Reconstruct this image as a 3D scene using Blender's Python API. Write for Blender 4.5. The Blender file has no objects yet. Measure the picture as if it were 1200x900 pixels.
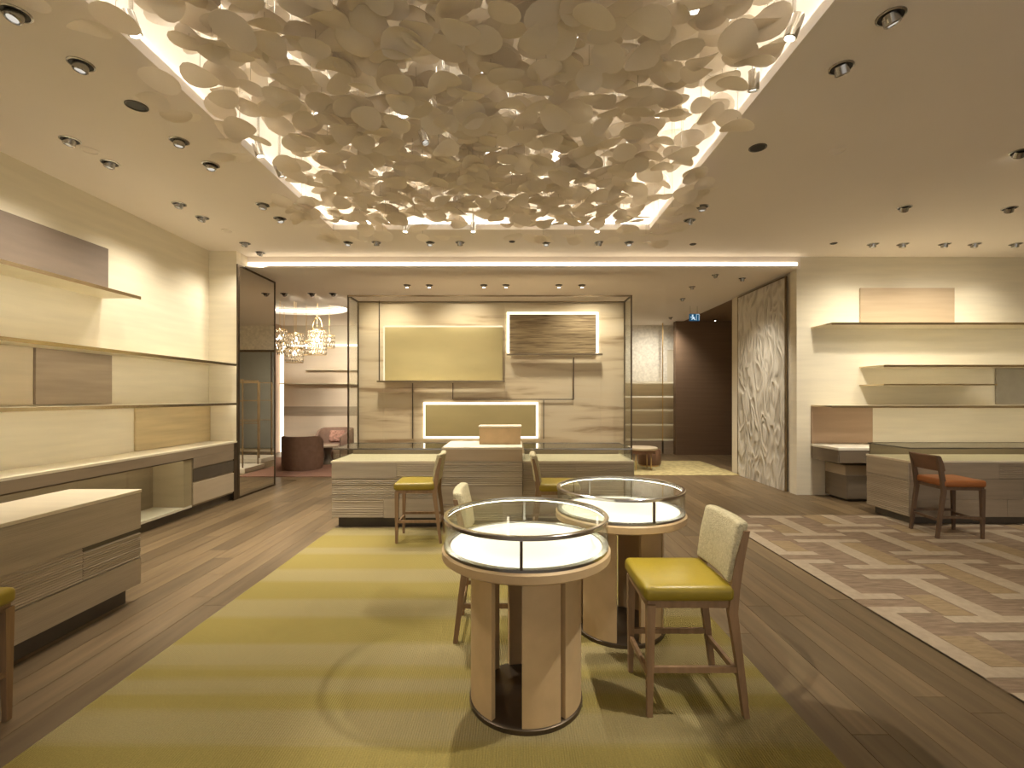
import bpy, bmesh, math, random
from mathutils import Vector, Matrix, Euler

random.seed(7)
PI = math.pi
SC = bpy.context.scene
COL = SC.collection

# ------------------------------------------------------------------ camera
HC = 1.6            # eye height (m)
F = 562.0           # focal length in pixels of the 1200 px frame
VX, VY = 603.0, 465.0
cam_d = bpy.data.cameras.new('camera')
cam_d.sensor_width = 36.0
cam_d.lens = 36.0 * F / 1200.0
cam_d.shift_x = -(VX - 600.0) / 1200.0
cam_d.shift_y = (VY - 450.0) / 1200.0
cam_d.clip_start = 0.05
cam = bpy.data.objects.new('camera', cam_d)
cam.location = (0, 0, HC)
cam.rotation_euler = (PI / 2, 0, 0)
COL.objects.link(cam)
SC.camera = cam

# ------------------------------------------------------------------ world, view
w = bpy.data.worlds.new('world'); SC.world = w; w.use_nodes = True
w.node_tree.nodes['Background'].inputs[0].default_value = (1.0, 0.92, 0.82, 1)
w.node_tree.nodes['Background'].inputs[1].default_value = 0.42
SC.view_settings.view_transform = 'Standard'
SC.view_settings.look = 'None'
SC.view_settings.gamma = 1.0
SC.view_settings.use_curve_mapping = False
SC.view_settings.exposure = 1.05
SC.cycles.max_bounces = 9
SC.cycles.diffuse_bounces = 5
SC.cycles.glossy_bounces = 4
SC.cycles.transparent_max_bounces = 16
SC.cycles.sample_clamp_indirect = 4.0
SC.cycles.caustics_reflective = False
SC.cycles.caustics_refractive = False

WARM = (1.0, 0.90, 0.735)
WARMER = (1.0, 0.74, 0.42)
SOFT = (1.0, 0.93, 0.82)
SPOT = 1.25          # multiplier for every ceiling spot

# ------------------------------------------------------------------ room numbers
ZC, ZR = 3.88, 3.68           # front ceiling, rear ceiling
XW = -4.78                    # left wall
XF = -4.35                    # front plane of the left niche
YS = 7.8                      # step between the ceilings
OX0, OX1, OY0, OY1 = -2.47, 1.84, 0.3, 6.54   # opening in the ceiling
YB = 14.0                     # far back wall
XR = 9.3                      # right wall


# ------------------------------------------------------------------ materials
MATS = {}


def srgb(r, g, b):
    f = lambda c: ((c / 255.0) / 12.92) if c / 255.0 <= 0.04045 else (((c / 255.0) + 0.055) / 1.055) ** 2.4
    return (f(r), f(g), f(b))


def nt(name):
    m = bpy.data.materials.new(name); m.use_nodes = True
    n = m.node_tree.nodes; l = m.node_tree.links
    return m, n, l, n['Principled BSDF'], n['Material Output']


def mat(name, col, rough=0.6, metal=0.0, var=0.08, scale=(6, 6, 6), bump=0.0, bscale=None, spec=0.4, world=False, rnd=0.0, dist=0.0):
    """principled with noise colour variation and bump"""
    m, n, l, b, o = nt(name)
    b.inputs['Roughness'].default_value = rough
    b.inputs['Metallic'].default_value = metal
    b.inputs['Specular IOR Level'].default_value = spec
    if world:
        g = n.new('ShaderNodeNewGeometry'); src = g.outputs['Position']
    else:
        g = n.new('ShaderNodeTexCoord'); src = g.outputs['Object']
    mp = n.new('ShaderNodeMapping'); mp.inputs['Scale'].default_value = scale
    l.new(src, mp.inputs['Vector'])
    nz = n.new('ShaderNodeTexNoise'); nz.inputs['Scale'].default_value = 1.0
    nz.inputs['Detail'].default_value = 4.0; nz.inputs['Distortion'].default_value = dist
    l.new(mp.outputs[0], nz.inputs['Vector'])
    cr = n.new('ShaderNodeValToRGB')
    c0 = [max(0, c * (1 - var)) for c in col]; c1 = [min(1, c * (1 + var)) for c in col]
    cr.color_ramp.elements[0].position = 0.3; cr.color_ramp.elements[0].color = (*c0, 1)
    cr.color_ramp.elements[1].position = 0.7; cr.color_ramp.elements[1].color = (*c1, 1)
    l.new(nz.outputs['Fac'], cr.inputs['Fac'])
    last = cr.outputs['Color']
    if rnd > 0:
        oi = n.new('ShaderNodeObjectInfo')
        hs = n.new('ShaderNodeHueSaturation')
        mr = n.new('ShaderNodeMapRange'); mr.inputs['To Min'].default_value = 1 - rnd; mr.inputs['To Max'].default_value = 1 + rnd
        l.new(oi.outputs['Random'], mr.inputs['Value']); l.new(mr.outputs[0], hs.inputs['Value'])
        l.new(last, hs.inputs['Color']); last = hs.outputs['Color']
    l.new(last, b.inputs['Base Color'])
    if bump > 0:
        bs = n.new('ShaderNodeTexNoise'); bs.inputs['Scale'].default_value = 1.0; bs.inputs['Detail'].default_value = 3
        mp2 = n.new('ShaderNodeMapping'); mp2.inputs['Scale'].default_value = bscale or scale
        l.new(src, mp2.inputs['Vector']); l.new(mp2.outputs[0], bs.inputs['Vector'])
        bp = n.new('ShaderNodeBump'); bp.inputs['Strength'].default_value = bump; bp.inputs['Distance'].default_value = 0.01
        l.new(bs.outputs['Fac'], bp.inputs['Height']); l.new(bp.outputs[0], b.inputs['Normal'])
    MATS[name] = m
    return m


def emit(name, col, strength):
    m, n, l, b, o = nt(name)
    e = n.new('ShaderNodeEmission'); e.inputs['Color'].default_value = (*col, 1); e.inputs['Strength'].default_value = strength
    l.new(e.outputs[0], o.inputs['Surface']); n.remove(b)
    MATS[name] = m
    return m


def glass(name, tint=(0.93, 0.95, 0.92), refl=1.0):
    m, n, l, b, o = nt(name)
    t = n.new('ShaderNodeBsdfTransparent'); t.inputs['Color'].default_value = (*tint, 1)
    g = n.new('ShaderNodeBsdfGlossy'); g.inputs['Roughness'].default_value = 0.02
    lw = n.new('ShaderNodeLayerWeight'); lw.inputs['Blend'].default_value = 0.5
    pw = n.new('ShaderNodeMath'); pw.operation = 'POWER'; pw.inputs[1].default_value = 5.0
    mu = n.new('ShaderNodeMath'); mu.operation = 'MULTIPLY_ADD'; mu.inputs[1].default_value = 0.55 * refl; mu.inputs[2].default_value = 0.03 * refl; mu.use_clamp = True
    mx = n.new('ShaderNodeMixShader')
    l.new(lw.outputs['Facing'], pw.inputs[0]); l.new(pw.outputs[0], mu.inputs[0]); l.new(mu.outputs[0], mx.inputs['Fac'])
    l.new(t.outputs[0], mx.inputs[1]); l.new(g.outputs[0], mx.inputs[2]); l.new(mx.outputs[0], o.inputs['Surface'])
    n.remove(b)
    MATS[name] = m
    return m


mat('ceiling_paint', (0.84, 0.775, 0.705), 0.75, var=0.02, scale=(.6, .6, .6), world=True)
mat('recess_paint', (0.86, 0.81, 0.72), 0.7, var=0.02, world=True)
mat('wall_cream', (0.79, 0.73, 0.585), 0.7, var=0.05, scale=(1.2, 1.2, 14), world=True, bump=0.08, bscale=(3, 3, 120))
mat('wall_plaster', (0.66, 0.60, 0.48), 0.7, var=0.03, scale=(2, 2, 2), world=True)
mat('mauve_panel', (0.19, 0.15, 0.12), 0.6, var=0.10, scale=(1.5, 1.5, 9), world=True, bump=0.1, bscale=(3, 3, 150))
mat('taupe_panel', (0.40, 0.325, 0.245), 0.6, var=0.12, scale=(1.2, 1.2, 16), world=True, bump=0.1, bscale=(3, 3, 150))
mat('oak_panel', (0.58, 0.47, 0.28), 0.55, var=0.12, scale=(1.0, 1.0, 16), world=True)
mat('tan_panel', (0.46, 0.36, 0.245), 0.6, var=0.07, scale=(1.0, 1.0, 14), world=True)
mat('sand_panel', (0.62, 0.53, 0.385), 0.6, var=0.06, scale=(1.0, 1.0, 14), world=True)
mat('rose_panel', (0.44, 0.31, 0.205), 0.6, var=0.06, scale=(1.0, 1.0, 14), world=True)
mat('grey_panel', (0.36, 0.33, 0.27), 0.6, var=0.06, scale=(8, 8, 8), world=True)
mat('shelf_cream', (0.80, 0.74, 0.58), 0.5, var=0.03)
mat('counter_top', (0.72, 0.64, 0.49), 0.45, var=0.05, scale=(2, 12, 12))
mat('bronze', (0.30, 0.235, 0.15), 0.28, metal=1.0, var=0.15)
mat('champagne_trim', (0.62, 0.52, 0.36), 0.22, metal=1.0, var=0.15, scale=(3, 3, 3))
mat('dark_bronze', (0.12, 0.09, 0.06), 0.35, metal=0.8, var=0.15)
mat('steel', (0.62, 0.60, 0.56), 0.16, metal=1.0, var=0.05)
mat('chrome_grey', (0.40, 0.39, 0.37), 0.25, metal=1.0, var=0.08)
mat('gold_metal', (0.70, 0.50, 0.24), 0.3, metal=1.0, var=0.1)
mat('black_recess_shade', (0.02, 0.018, 0.015), 0.5)
mat('plinth_dark', (0.10, 0.085, 0.065), 0.4, var=0.1)
mat('carved_oak', (0.44, 0.375, 0.285), 0.6, var=0.09, scale=(1.6, 1.6, 22), world=True, bump=0.25, bscale=(6, 6, 160), rnd=0.06)
mat('carved_walnut', (0.31, 0.25, 0.185), 0.6, var=0.10, scale=(1.6, 1.6, 22), world=True, bump=0.25, bscale=(6, 6, 160), rnd=0.06)
mat('cabinet_taupe', (0.31, 0.25, 0.18), 0.55, var=0.1, scale=(1.5, 1.5, 12), world=True)
mat('umber_panel', (0.19, 0.15, 0.105), 0.55, var=0.1, scale=(1.5, 1.5, 12), world=True)
mat('dark_wood', (0.13, 0.08, 0.05), 0.45, var=0.2, scale=(30, 30, 3))
mat('drawer_beige', (0.52, 0.44, 0.32), 0.55, var=0.06, scale=(1.5, 1.5, 12), world=True)
mat('white_felt', (0.88, 0.86, 0.80), 0.9, var=0.01)
mat('tan_leather', (0.56, 0.40, 0.215), 0.5, var=0.06, scale=(9, 9, 9), bump=0.06, bscale=(90, 90, 90))
mat('yellow_leather', (0.275, 0.20, 0.016), 0.38, var=0.06, scale=(10, 10, 10), bump=0.08, bscale=(70, 70, 70), spec=0.5)
mat('orange_leather', (0.34, 0.12, 0.035), 0.45, var=0.08, scale=(10, 10, 10))
mat('brown_leather', (0.16, 0.085, 0.05), 0.5, var=0.1, scale=(10, 10, 10))
mat('boucle', (0.50, 0.44, 0.28), 0.95, var=0.14, scale=(70, 70, 70), bump=0.8, bscale=(120, 120, 120), spec=0.1)
mat('stool_wood', (0.27, 0.165, 0.085), 0.45, var=0.2, scale=(30, 30, 3))
mat('mauve_velvet', (0.19, 0.12, 0.09), 0.85, var=0.1, scale=(12, 12, 12), spec=0.2)
mat('cushion_print', (0.27, 0.15, 0.115), 0.9, var=0.5, scale=(14, 14, 14), dist=1.0, spec=0.1)
mat('pink_carpet', (0.29, 0.17, 0.13), 0.95, var=0.08, scale=(40, 40, 40), spec=0.05, bump=0.3, bscale=(150, 150, 150))
mat('mustard_carpet', (0.44, 0.37, 0.19), 0.95, var=0.25, scale=(9, 9, 9), spec=0.05, bump=0.3, bscale=(150, 150, 150))
mat('plinth_white', (0.80, 0.76, 0.66), 0.5, var=0.02)
mat('dark_brown_wall', (0.19, 0.125, 0.082), 0.6, var=0.08, scale=(.6, .6, 20), world=True)
mat('dark_ceiling', (0.24, 0.165, 0.11), 0.7, var=0.04, world=True)
mat('grey_wallpaper', (0.70, 0.67, 0.60), 0.8, var=0.14, scale=(16, 16, 16), world=True)
mat('rose_column', (0.52, 0.37, 0.28), 0.6, var=0.04)
mat('blush_wall', (0.74, 0.63, 0.50), 0.65, var=0.04, scale=(.6, .6, 5), world=True)
mat('smoked_glass', (0.26, 0.275, 0.26), 0.25, var=0.1, scale=(1, 1, 1), spec=0.7)
mat('olive_panel', (0.48, 0.40, 0.19), 0.45, var=0.05, scale=(1.5, 1.5, 4), world=True)
mat('crystal', (0.36, 0.29, 0.20), 0.2, var=0.3, metal=0.5)
mat('sign_green', (0.02, 0.25, 0.28), 0.4)
mat('rug_brown', (0.275, 0.205, 0.145), 0.95, var=0.22, scale=(8, 40, 40), spec=0.05, bump=0.5, bscale=(120, 120, 120), world=True)
mat('rug_cream', (0.44, 0.36, 0.265), 0.95, var=0.08, scale=(20, 20, 20), spec=0.05, bump=0.4, bscale=(150, 150, 150), world=True)
mat('rug_tan', (0.34, 0.255, 0.155), 0.95, var=0.14, scale=(12, 60, 60), spec=0.05, bump=0.5, bscale=(120, 120, 120), world=True)
glass('clear_glass', (0.95, 0.96, 0.93), 1.0)
glass('grey_glass', (0.80, 0.80, 0.74), 1.5)

emit('led', SOFT, 12.0)
emit('led_soft', WARM, 2.6)
emit('led_strong', (1.0, 0.85, 0.62), 2.0)
emit('shelf_led', (1.0, 0.89, 0.68), 11.0)
emit('shelf_led_soft', (1.0, 0.88, 0.64), 6.0)
emit('ledge_led', (1.0, 0.86, 0.6), 0.7)
emit('lamp_lens', (1.0, 0.93, 0.80), 8.0)
emit('lamp_lens_dim', (1.0, 0.93, 0.80), 0.35)
emit('bulb', (1.0, 0.85, 0.60), 2.6)
emit('sign_light', (0.05, 0.22, 0.40), 0.18)
emit('sign_white', (0.75, 0.9, 1.0), 0.5)


def mirror_mat():
    m, n, l, b, o = nt('mirror')
    b.inputs['Base Color'].default_value = (0.86, 0.84, 0.79, 1)
    b.inputs['Metallic'].default_value = 1.0
    b.inputs['Roughness'].default_value = 0.02
    MATS['mirror'] = m


def floor_mat(name, brick=False):
    m, n, l, b, o = nt(name)
    b.inputs['Roughness'].default_value = 0.42
    b.inputs['Specular IOR Level'].default_value = 0.35
    g = n.new('ShaderNodeNewGeometry')
    mp = n.new('ShaderNodeMapping'); mp.inputs['Scale'].default_value = (9, 0.8, 1)
    l.new(g.outputs['Position'], mp.inputs['Vector'])
    oi = n.new('ShaderNodeObjectInfo')
    ad = n.new('ShaderNodeVectorMath'); ad.operation = 'ADD'
    cb = n.new('ShaderNodeCombineXYZ')
    mm = n.new('ShaderNodeMath'); mm.operation = 'MULTIPLY'; mm.inputs[1].default_value = 37.0
    l.new(oi.outputs['Random'], mm.inputs[0]); l.new(mm.outputs[0], cb.inputs['Z'])
    l.new(mp.outputs[0], ad.inputs[0]); l.new(cb.outputs[0], ad.inputs[1])
    nz = n.new('ShaderNodeTexNoise'); nz.inputs['Scale'].default_value = 1.6; nz.inputs['Detail'].default_value = 6; nz.inputs['Distortion'].default_value = 0.5
    l.new(ad.outputs[0], nz.inputs['Vector'])
    cr = n.new('ShaderNodeValToRGB')
    cr.color_ramp.elements[0].position = 0.3; cr.color_ramp.elements[0].color = (0.125, 0.085, 0.046, 1)
    cr.color_ramp.elements[1].position = 0.75; cr.color_ramp.elements[1].color = (0.20, 0.142, 0.078, 1)
    l.new(nz.outputs['Fac'], cr.inputs['Fac'])
    hs = n.new('ShaderNodeHueSaturation')
    mr = n.new('ShaderNodeMapRange'); mr.inputs['To Min'].default_value = 0.78; mr.inputs['To Max'].default_value = 1.22
    if brick:
        bt = n.new('ShaderNodeTexBrick')
        bt.inputs['Scale'].default_value = 1.0; bt.inputs['Mortar Size'].default_value = 0.0
        bt.inputs['Brick Width'].default_value = 2.2; bt.inputs['Row Height'].default_value = 0.19
        bt.inputs['Color1'].default_value = (0, 0, 0, 1); bt.inputs['Color2'].default_value = (1, 1, 1, 1)
        rt = n.new('ShaderNodeMapping'); rt.inputs['Rotation'].default_value = (0, 0, PI / 2)
        l.new(g.outputs['Position'], rt.inputs['Vector']); l.new(rt.outputs[0], bt.inputs['Vector'])
        l.new(bt.outputs['Color'], mr.inputs['Value'])
    else:
        l.new(oi.outputs['Random'], mr.inputs['Value'])
    l.new(mr.outputs[0], hs.inputs['Value']); l.new(cr.outputs['Color'], hs.inputs['Color'])
    l.new(hs.outputs['Color'], b.inputs['Base Color'])
    bp = n.new('ShaderNodeBump'); bp.inputs['Strength'].default_value = 0.08; bp.inputs['Distance'].default_value = 0.005
    l.new(nz.outputs['Fac'], bp.inputs['Height']); l.new(bp.outputs[0], b.inputs['Normal'])
    MATS[name] = m


def stone_mat():
    m, n, l, b, o = nt('travertine')
    b.inputs['Roughness'].default_value = 0.35
    g = n.new('ShaderNodeNewGeometry')
    mp = n.new('ShaderNodeMapping'); mp.inputs['Scale'].default_value = (0.55, 0.55, 5.5)
    l.new(g.outputs['Position'], mp.inputs['Vector'])
    nz = n.new('ShaderNodeTexNoise'); nz.inputs['Scale'].default_value = 1.3; nz.inputs['Detail'].default_value = 5; nz.inputs['Distortion'].default_value = 0.35
    l.new(mp.outputs[0], nz.inputs['Vector'])
    cr = n.new('ShaderNodeValToRGB')
    e = cr.color_ramp.elements
    e[0].position = 0.33; e[0].color = (0.38, 0.27, 0.155, 1)
    e[1].position = 0.40; e[1].color = (0.62, 0.50, 0.32, 1)
    x = e.new(0.50); x.color = (0.73, 0.62, 0.42, 1)
    x = e.new(0.70); x.color = (0.76, 0.66, 0.47, 1)
    l.new(nz.outputs['Fac'], cr.inputs['Fac']); l.new(cr.outputs['Color'], b.inputs['Base Color'])
    MATS['travertine'] = m
    # brushed golden panel
    m, n, l, b, o = nt('gilded_panel')
    b.inputs['Roughness'].default_value = 0.45; b.inputs['Metallic'].default_value = 0.25
    g = n.new('ShaderNodeNewGeometry')
    mp = n.new('ShaderNodeMapping'); mp.inputs['Scale'].default_value = (1.6, 1.6, 26.0)
    l.new(g.outputs['Position'], mp.inputs['Vector'])
    nz = n.new('ShaderNodeTexNoise'); nz.inputs['Scale'].default_value = 1.6; nz.inputs['Detail'].default_value = 6; nz.inputs['Distortion'].default_value = 0.8
    l.new(mp.outputs[0], nz.inputs['Vector'])
    cr = n.new('ShaderNodeValToRGB'); e = cr.color_ramp.elements
    e[0].position = 0.33; e[0].color = (0.20, 0.14, 0.075, 1)
    e[1].position = 0.68; e[1].color = (0.50, 0.39, 0.22, 1)
    l.new(nz.outputs['Fac'], cr.inputs['Fac']); l.new(cr.outputs['Color'], b.inputs['Base Color'])
    MATS['gilded_panel'] = m
    # swirling relief plaster
    m, n, l, b, o = nt('swirl_plaster')
    b.inputs['Roughness'].default_value = 0.38; b.inputs['Specular IOR Level'].default_value = 0.6
    g = n.new('ShaderNodeNewGeometry')
    mp = n.new('ShaderNodeMapping'); mp.inputs['Scale'].default_value = (1, 2.3, 0.95)
    l.new(g.outputs['Position'], mp.inputs['Vector'])
    wv = n.new('ShaderNodeTexNoise'); wv.inputs['Scale'].default_value = 1.25; wv.inputs['Detail'].default_value = 0.6; wv.inputs['Distortion'].default_value = 2.2
    l.new(mp.outputs[0], wv.inputs['Vector'])
    mu = n.new('ShaderNodeMath'); mu.operation = 'MULTIPLY'; mu.inputs[1].default_value = 15.0
    sn = n.new('ShaderNodeMath'); sn.operation = 'SINE'
    l.new(wv.outputs['Fac'], mu.inputs[0]); l.new(mu.outputs[0], sn.inputs[0])
    cr = n.new('ShaderNodeValToRGB'); e = cr.color_ramp.elements
    e[0].position = 0.0; e[0].color = (0.46, 0.42, 0.35, 1)
    e[1].position = 1.0; e[1].color = (0.66, 0.62, 0.54, 1)
    mr = n.new('ShaderNodeMapRange'); mr.inputs['From Min'].default_value = -1
    l.new(sn.outputs[0], mr.inputs['Value']); l.new(mr.outputs[0], cr.inputs['Fac']); l.new(cr.outputs['Color'], b.inputs['Base Color'])
    bp = n.new('ShaderNodeBump'); bp.inputs['Strength'].default_value = 0.6; bp.inputs['Distance'].default_value = 0.03
    l.new(sn.outputs[0], bp.inputs['Height']); l.new(bp.outputs[0], b.inputs['Normal'])
    MATS['swirl_plaster'] = m


def striped_rug_mat():
    m, n, l, b, o = nt('striped_rug')
    b.inputs['Roughness'].default_value = 0.95; b.inputs['Specular IOR Level'].default_value = 0.05
    g = n.new('ShaderNodeNewGeometry')
    sp = n.new('ShaderNodeSeparateXYZ'); l.new(g.outputs['Position'], sp.inputs[0])
    nz = n.new('ShaderNodeTexNoise'); nz.inputs['Scale'].default_value = 1.0; nz.inputs['Detail'].default_value = 3
    mp = n.new('ShaderNodeMapping'); mp.inputs['Scale'].default_value = (0.6, 22, 1)
    l.new(g.outputs['Position'], mp.inputs['Vector']); l.new(mp.outputs[0], nz.inputs['Vector'])
    ma = n.new('ShaderNodeMath'); ma.operation = 'MULTIPLY_ADD'; ma.inputs[1].default_value = 0.10; 
    l.new(nz.outputs['Fac'], ma.inputs[0]); l.new(sp.outputs['Y'], ma.inputs[2])
    mr = n.new('ShaderNodeMapRange'); mr.inputs['From Min'].default_value = 1.0; mr.inputs['From Max'].default_value = 6.2
    l.new(ma.outputs[0], mr.inputs['Value'])
    cr = n.new('ShaderNodeValToRGB'); cr.color_ramp.interpolation = 'LINEAR'
    Y = (0.262, 0.208, 0.066, 1); B = (0.285, 0.232, 0.108, 1)
    bands = [(1.92, 2.19), (2.43, 2.57), (2.70, 2.82), (3.08, 3.46), (3.76, 4.12), (4.42, 4.85), (5.05, 5.5)]
    e = cr.color_ramp.elements
    pts = []
    for a, c in bands:
        pts += [(a + 0.02, B), (a + 0.08, Y), (c + 0.02, Y), (c + 0.08, B)]
    pts = pts[:29]
    e[0].position = 0.0; e[0].color = B
    e[1].position = 1.0; e[1].color = B
    for i, (p, c) in enumerate(pts):
        if len(e) >= 31: break
        x = e.new((p - 1.0) / 5.2); x.color = c
    # beige plateau after each yellow band is given by the following band's first stop
    l.new(mr.outputs[0], cr.inputs['Fac'])
    n2 = n.new('ShaderNodeTexNoise'); n2.inputs['Scale'].default_value = 160; n2.inputs['Detail'].default_value = 2
    l.new(g.outputs['Position'], n2.inputs['Vector'])
    hs = n.new('ShaderNodeHueSaturation')
    m2 = n.new('ShaderNodeMapRange'); m2.inputs['To Min'].default_value = 0.72; m2.inputs['To Max'].default_value = 1.28
    l.new(n2.outputs['Fac'], m2.inputs['Value']); l.new(m2.outputs[0], hs.inputs['Value'])
    l.new(cr.outputs['Color'], hs.inputs['Color']); l.new(hs.outputs['Color'], b.inputs['Base Color'])
    wv = n.new('ShaderNodeTexWave'); wv.bands_direction = 'X'; wv.inputs['Scale'].default_value = 26
    wv.inputs['Distortion'].default_value = 0.4
    l.new(g.outputs['Position'], wv.inputs['Vector'])
    bp = n.new('ShaderNodeBump'); bp.inputs['Strength'].default_value = 0.5; bp.inputs['Distance'].default_value = 0.006
    l.new(wv.outputs['Fac'], bp.inputs['Height']); l.new(bp.outputs[0], b.inputs['Normal'])
    MATS['striped_rug'] = m


def petal_mat():
    m, n, l, b, o = nt('petal_paper')
    d = n.new('ShaderNodeBsdfDiffuse'); d.inputs['Color'].default_value = (0.90, 0.84, 0.76, 1)
    t = n.new('ShaderNodeBsdfTranslucent'); t.inputs['Color'].default_value = (0.88, 0.83, 0.74, 1)
    nz = n.new('ShaderNodeTexNoise'); nz.inputs['Scale'].default_value = 30
    hs = n.new('ShaderNodeHueSaturation'); hs.inputs['Color'].default_value = (0.90, 0.84, 0.76, 1)
    mr = n.new('ShaderNodeMapRange'); mr.inputs['To Min'].default_value = 0.94; mr.inputs['To Max'].default_value = 1.06
    l.new(nz.outputs['Fac'], mr.inputs['Value']); l.new(mr.outputs[0], hs.inputs['Value']); l.new(hs.outputs[0], d.inputs['Color'])
    mx = n.new('ShaderNodeMixShader'); mx.inputs['Fac'].default_value = 0.48
    l.new(d.outputs[0], mx.inputs[1]); l.new(t.outputs[0], mx.inputs[2]); l.new(mx.outputs[0], o.inputs['Surface'])
    n.remove(b)
    MATS['petal_paper'] = m


mirror_mat(); floor_mat('floor_plank'); floor_mat('floor_far', True); stone_mat(); striped_rug_mat(); petal_mat()

# ------------------------------------------------------------------ mesh helpers
ORG = {}


class MB:
    def __init__(s):
        s.v = []; s.f = []

    def add(s, vs, fs):
        o = len(s.v); s.v += [tuple(p) for p in vs]; s.f += [tuple(i + o for i in f) for f in fs]
        return s

    def box(s, x0, x1, y0, y1, z0, z1):
        v = [(x0, y0, z0), (x1, y0, z0), (x1, y1, z0), (x0, y1, z0), (x0, y0, z1), (x1, y0, z1), (x1, y1, z1), (x0, y1, z1)]
        return s.add(v, [(0, 3, 2, 1), (4, 5, 6, 7), (0, 1, 5, 4), (1, 2, 6, 5), (2, 3, 7, 6), (3, 0, 4, 7)])

    def bar(s, a, b, w0, w1=None, h0=None, h1=None, up=(0, 0, 1)):
        """tapered square bar from a to b"""
        a = Vector(a); b = Vector(b); w1 = w0 if w1 is None else w1
        h0 = w0 if h0 is None else h0; h1 = w1 if h1 is None else h1
        d = (b - a).normalized(); up = Vector(up)
        if abs(d.dot(up)) > 0.95: up = Vector((0, 1, 0))
        x = d.cross(up).normalized(); y = x.cross(d).normalized()
        v = []
        for p, w_, h_ in ((a, w0, h0), (b, w1, h1)):
            for sx, sy in ((-1, -1), (1, -1), (1, 1), (-1, 1)):
                v.append(p + x * sx * w_ / 2 + y * sy * h_ / 2)
        return s.add(v, [(0, 3, 2, 1), (4, 5, 6, 7), (0, 1, 5, 4), (1, 2, 6, 5), (2, 3, 7, 6), (3, 0, 4, 7)])

    def tube(s, pts, r, n=8):
        pts = [Vector(p) for p in pts]; base = len(s.v); rings = []
        for i, p in enumerate(pts):
            d = (pts[min(i + 1, len(pts) - 1)] - pts[max(i - 1, 0)]).normalized()
            up = Vector((0, 0, 1)) if abs(d.z) < 0.9 else Vector((0, 1, 0))
            x = d.cross(up).normalized(); y = x.cross(d)
            rr = r[i] if isinstance(r, (list, tuple)) else r
            rings.append([p + (x * math.cos(2 * PI * k / n) + y * math.sin(2 * PI * k / n)) * rr for k in range(n)])
        v = [q for rg in rings for q in rg]; f = []
        for i in range(len(pts) - 1):
            for k in range(n):
                f.append((i * n + k, i * n + (k + 1) % n, (i + 1) * n + (k + 1) % n, (i + 1) * n + k))
        f.append(tuple(range(n))[::-1]); f.append(tuple((len(pts) - 1) * n + k for k in range(n)))
        return s.add(v, f)

    def lathe(s, prof, c=(0, 0, 0), n=32, a0=0.0, a1=2 * PI, close=False, cap=False):
        """prof: list of (r, z); revolve about z through c"""
        full = abs(a1 - a0 - 2 * PI) < 1e-6
        m = n if full else n + 1
        v = []
        for k in range(m):
            a = a0 + (a1 - a0) * k / n
            for r, z in prof:
                v.append((c[0] + r * math.sin(a), c[1] - r * math.cos(a), c[2] + z))
        f = []; p = len(prof); q = p if close else p - 1
        for k in range(n):
            k2 = (k + 1) % m
            for j in range(q):
                j2 = (j + 1) % p
                f.append((k * p + j, k2 * p + j, k2 * p + j2, k * p + j2))
        if not full and cap:
            f.append(tuple(range(p))); f.append(tuple((m - 1) * p + j for j in range(p))[::-1])
        return s.add(v, f)

    def disc(s, r, z, c=(0, 0, 0), n=32, down=False):
        v = [(c[0] + r * math.sin(2 * PI * k / n), c[1] - r * math.cos(2 * PI * k / n), c[2] + z) for k in range(n)]
        return s.add(v, [tuple(range(n))[::-1] if down else tuple(range(n))])

    def xf(s, mtx):
        s.v = [tuple(mtx @ Vector(p)) for p in s.v]
        return s

    def build(s, name, m, parent=None, smooth=False, bevel=0.0, seg=2, local=False, label=None, kind=None):
        me = bpy.data.meshes.new(name)
        ob = bpy.data.objects.new(name, me)
        if parent is None:
            xs = [p[0] for p in s.v]; ys = [p[1] for p in s.v]; zs = [p[2] for p in s.v]
            org = Vector(((min(xs) + max(xs)) / 2, (min(ys) + max(ys)) / 2, min(zs)))
            ob.location = org
        else:
            org = Vector((0, 0, 0)) if local else ORG[parent.name]
            ob.parent = parent
        vs = s.v if local else [tuple(Vector(p) - org) for p in s.v]
        me.from_pydata(vs, [], s.f); me.update()
        bm = bmesh.new(); bm.from_mesh(me)
        bmesh.ops.recalc_face_normals(bm, faces=bm.faces)
        if bevel > 0:
            bmesh.ops.bevel(bm, geom=bm.edges[:] , offset=bevel, segments=seg, affect='EDGES', profile=0.5, clamp_overlap=True)
        bm.to_mesh(me); bm.free()
        me.materials.append(MATS[m])
        if smooth:
            for p in me.polygons: p.use_smooth = True
        COL.objects.link(ob)
        ORG[ob.name] = org
        if label: ob['label'] = label
        if kind: ob['kind'] = kind
        return ob


def autosmooth(ob, ang=0.6):
    me = ob.data
    for p in me.polygons: p.use_smooth = True
    try:
        me.set_sharp_from_angle(angle=ang)
    except Exception:
        pass
    return ob


def thing(name, label, cat, loc, rz=0.0, group=None):
    o = bpy.data.objects.new(name, None); COL.objects.link(o)
    o.location = loc; o.rotation_euler = (0, 0, rz); o.empty_display_size = 0.1
    o['label'] = label; o['category'] = cat
    if group: o['group'] = group
    ORG[o.name] = Vector(loc)
    return o


def tag(o, label, cat, group=None):
    o['label'] = label; o['category'] = cat
    if group: o['group'] = group
    return o


def copy_tree(o, parent=None):
    c = o.copy(); COL.objects.link(c); c.parent = parent
    if parent is not None: c.matrix_parent_inverse = o.matrix_parent_inverse.copy()
    for ch in o.children: copy_tree(ch, c)
    return c


def struct(o):
    o['kind'] = 'structure'
    return o


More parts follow.
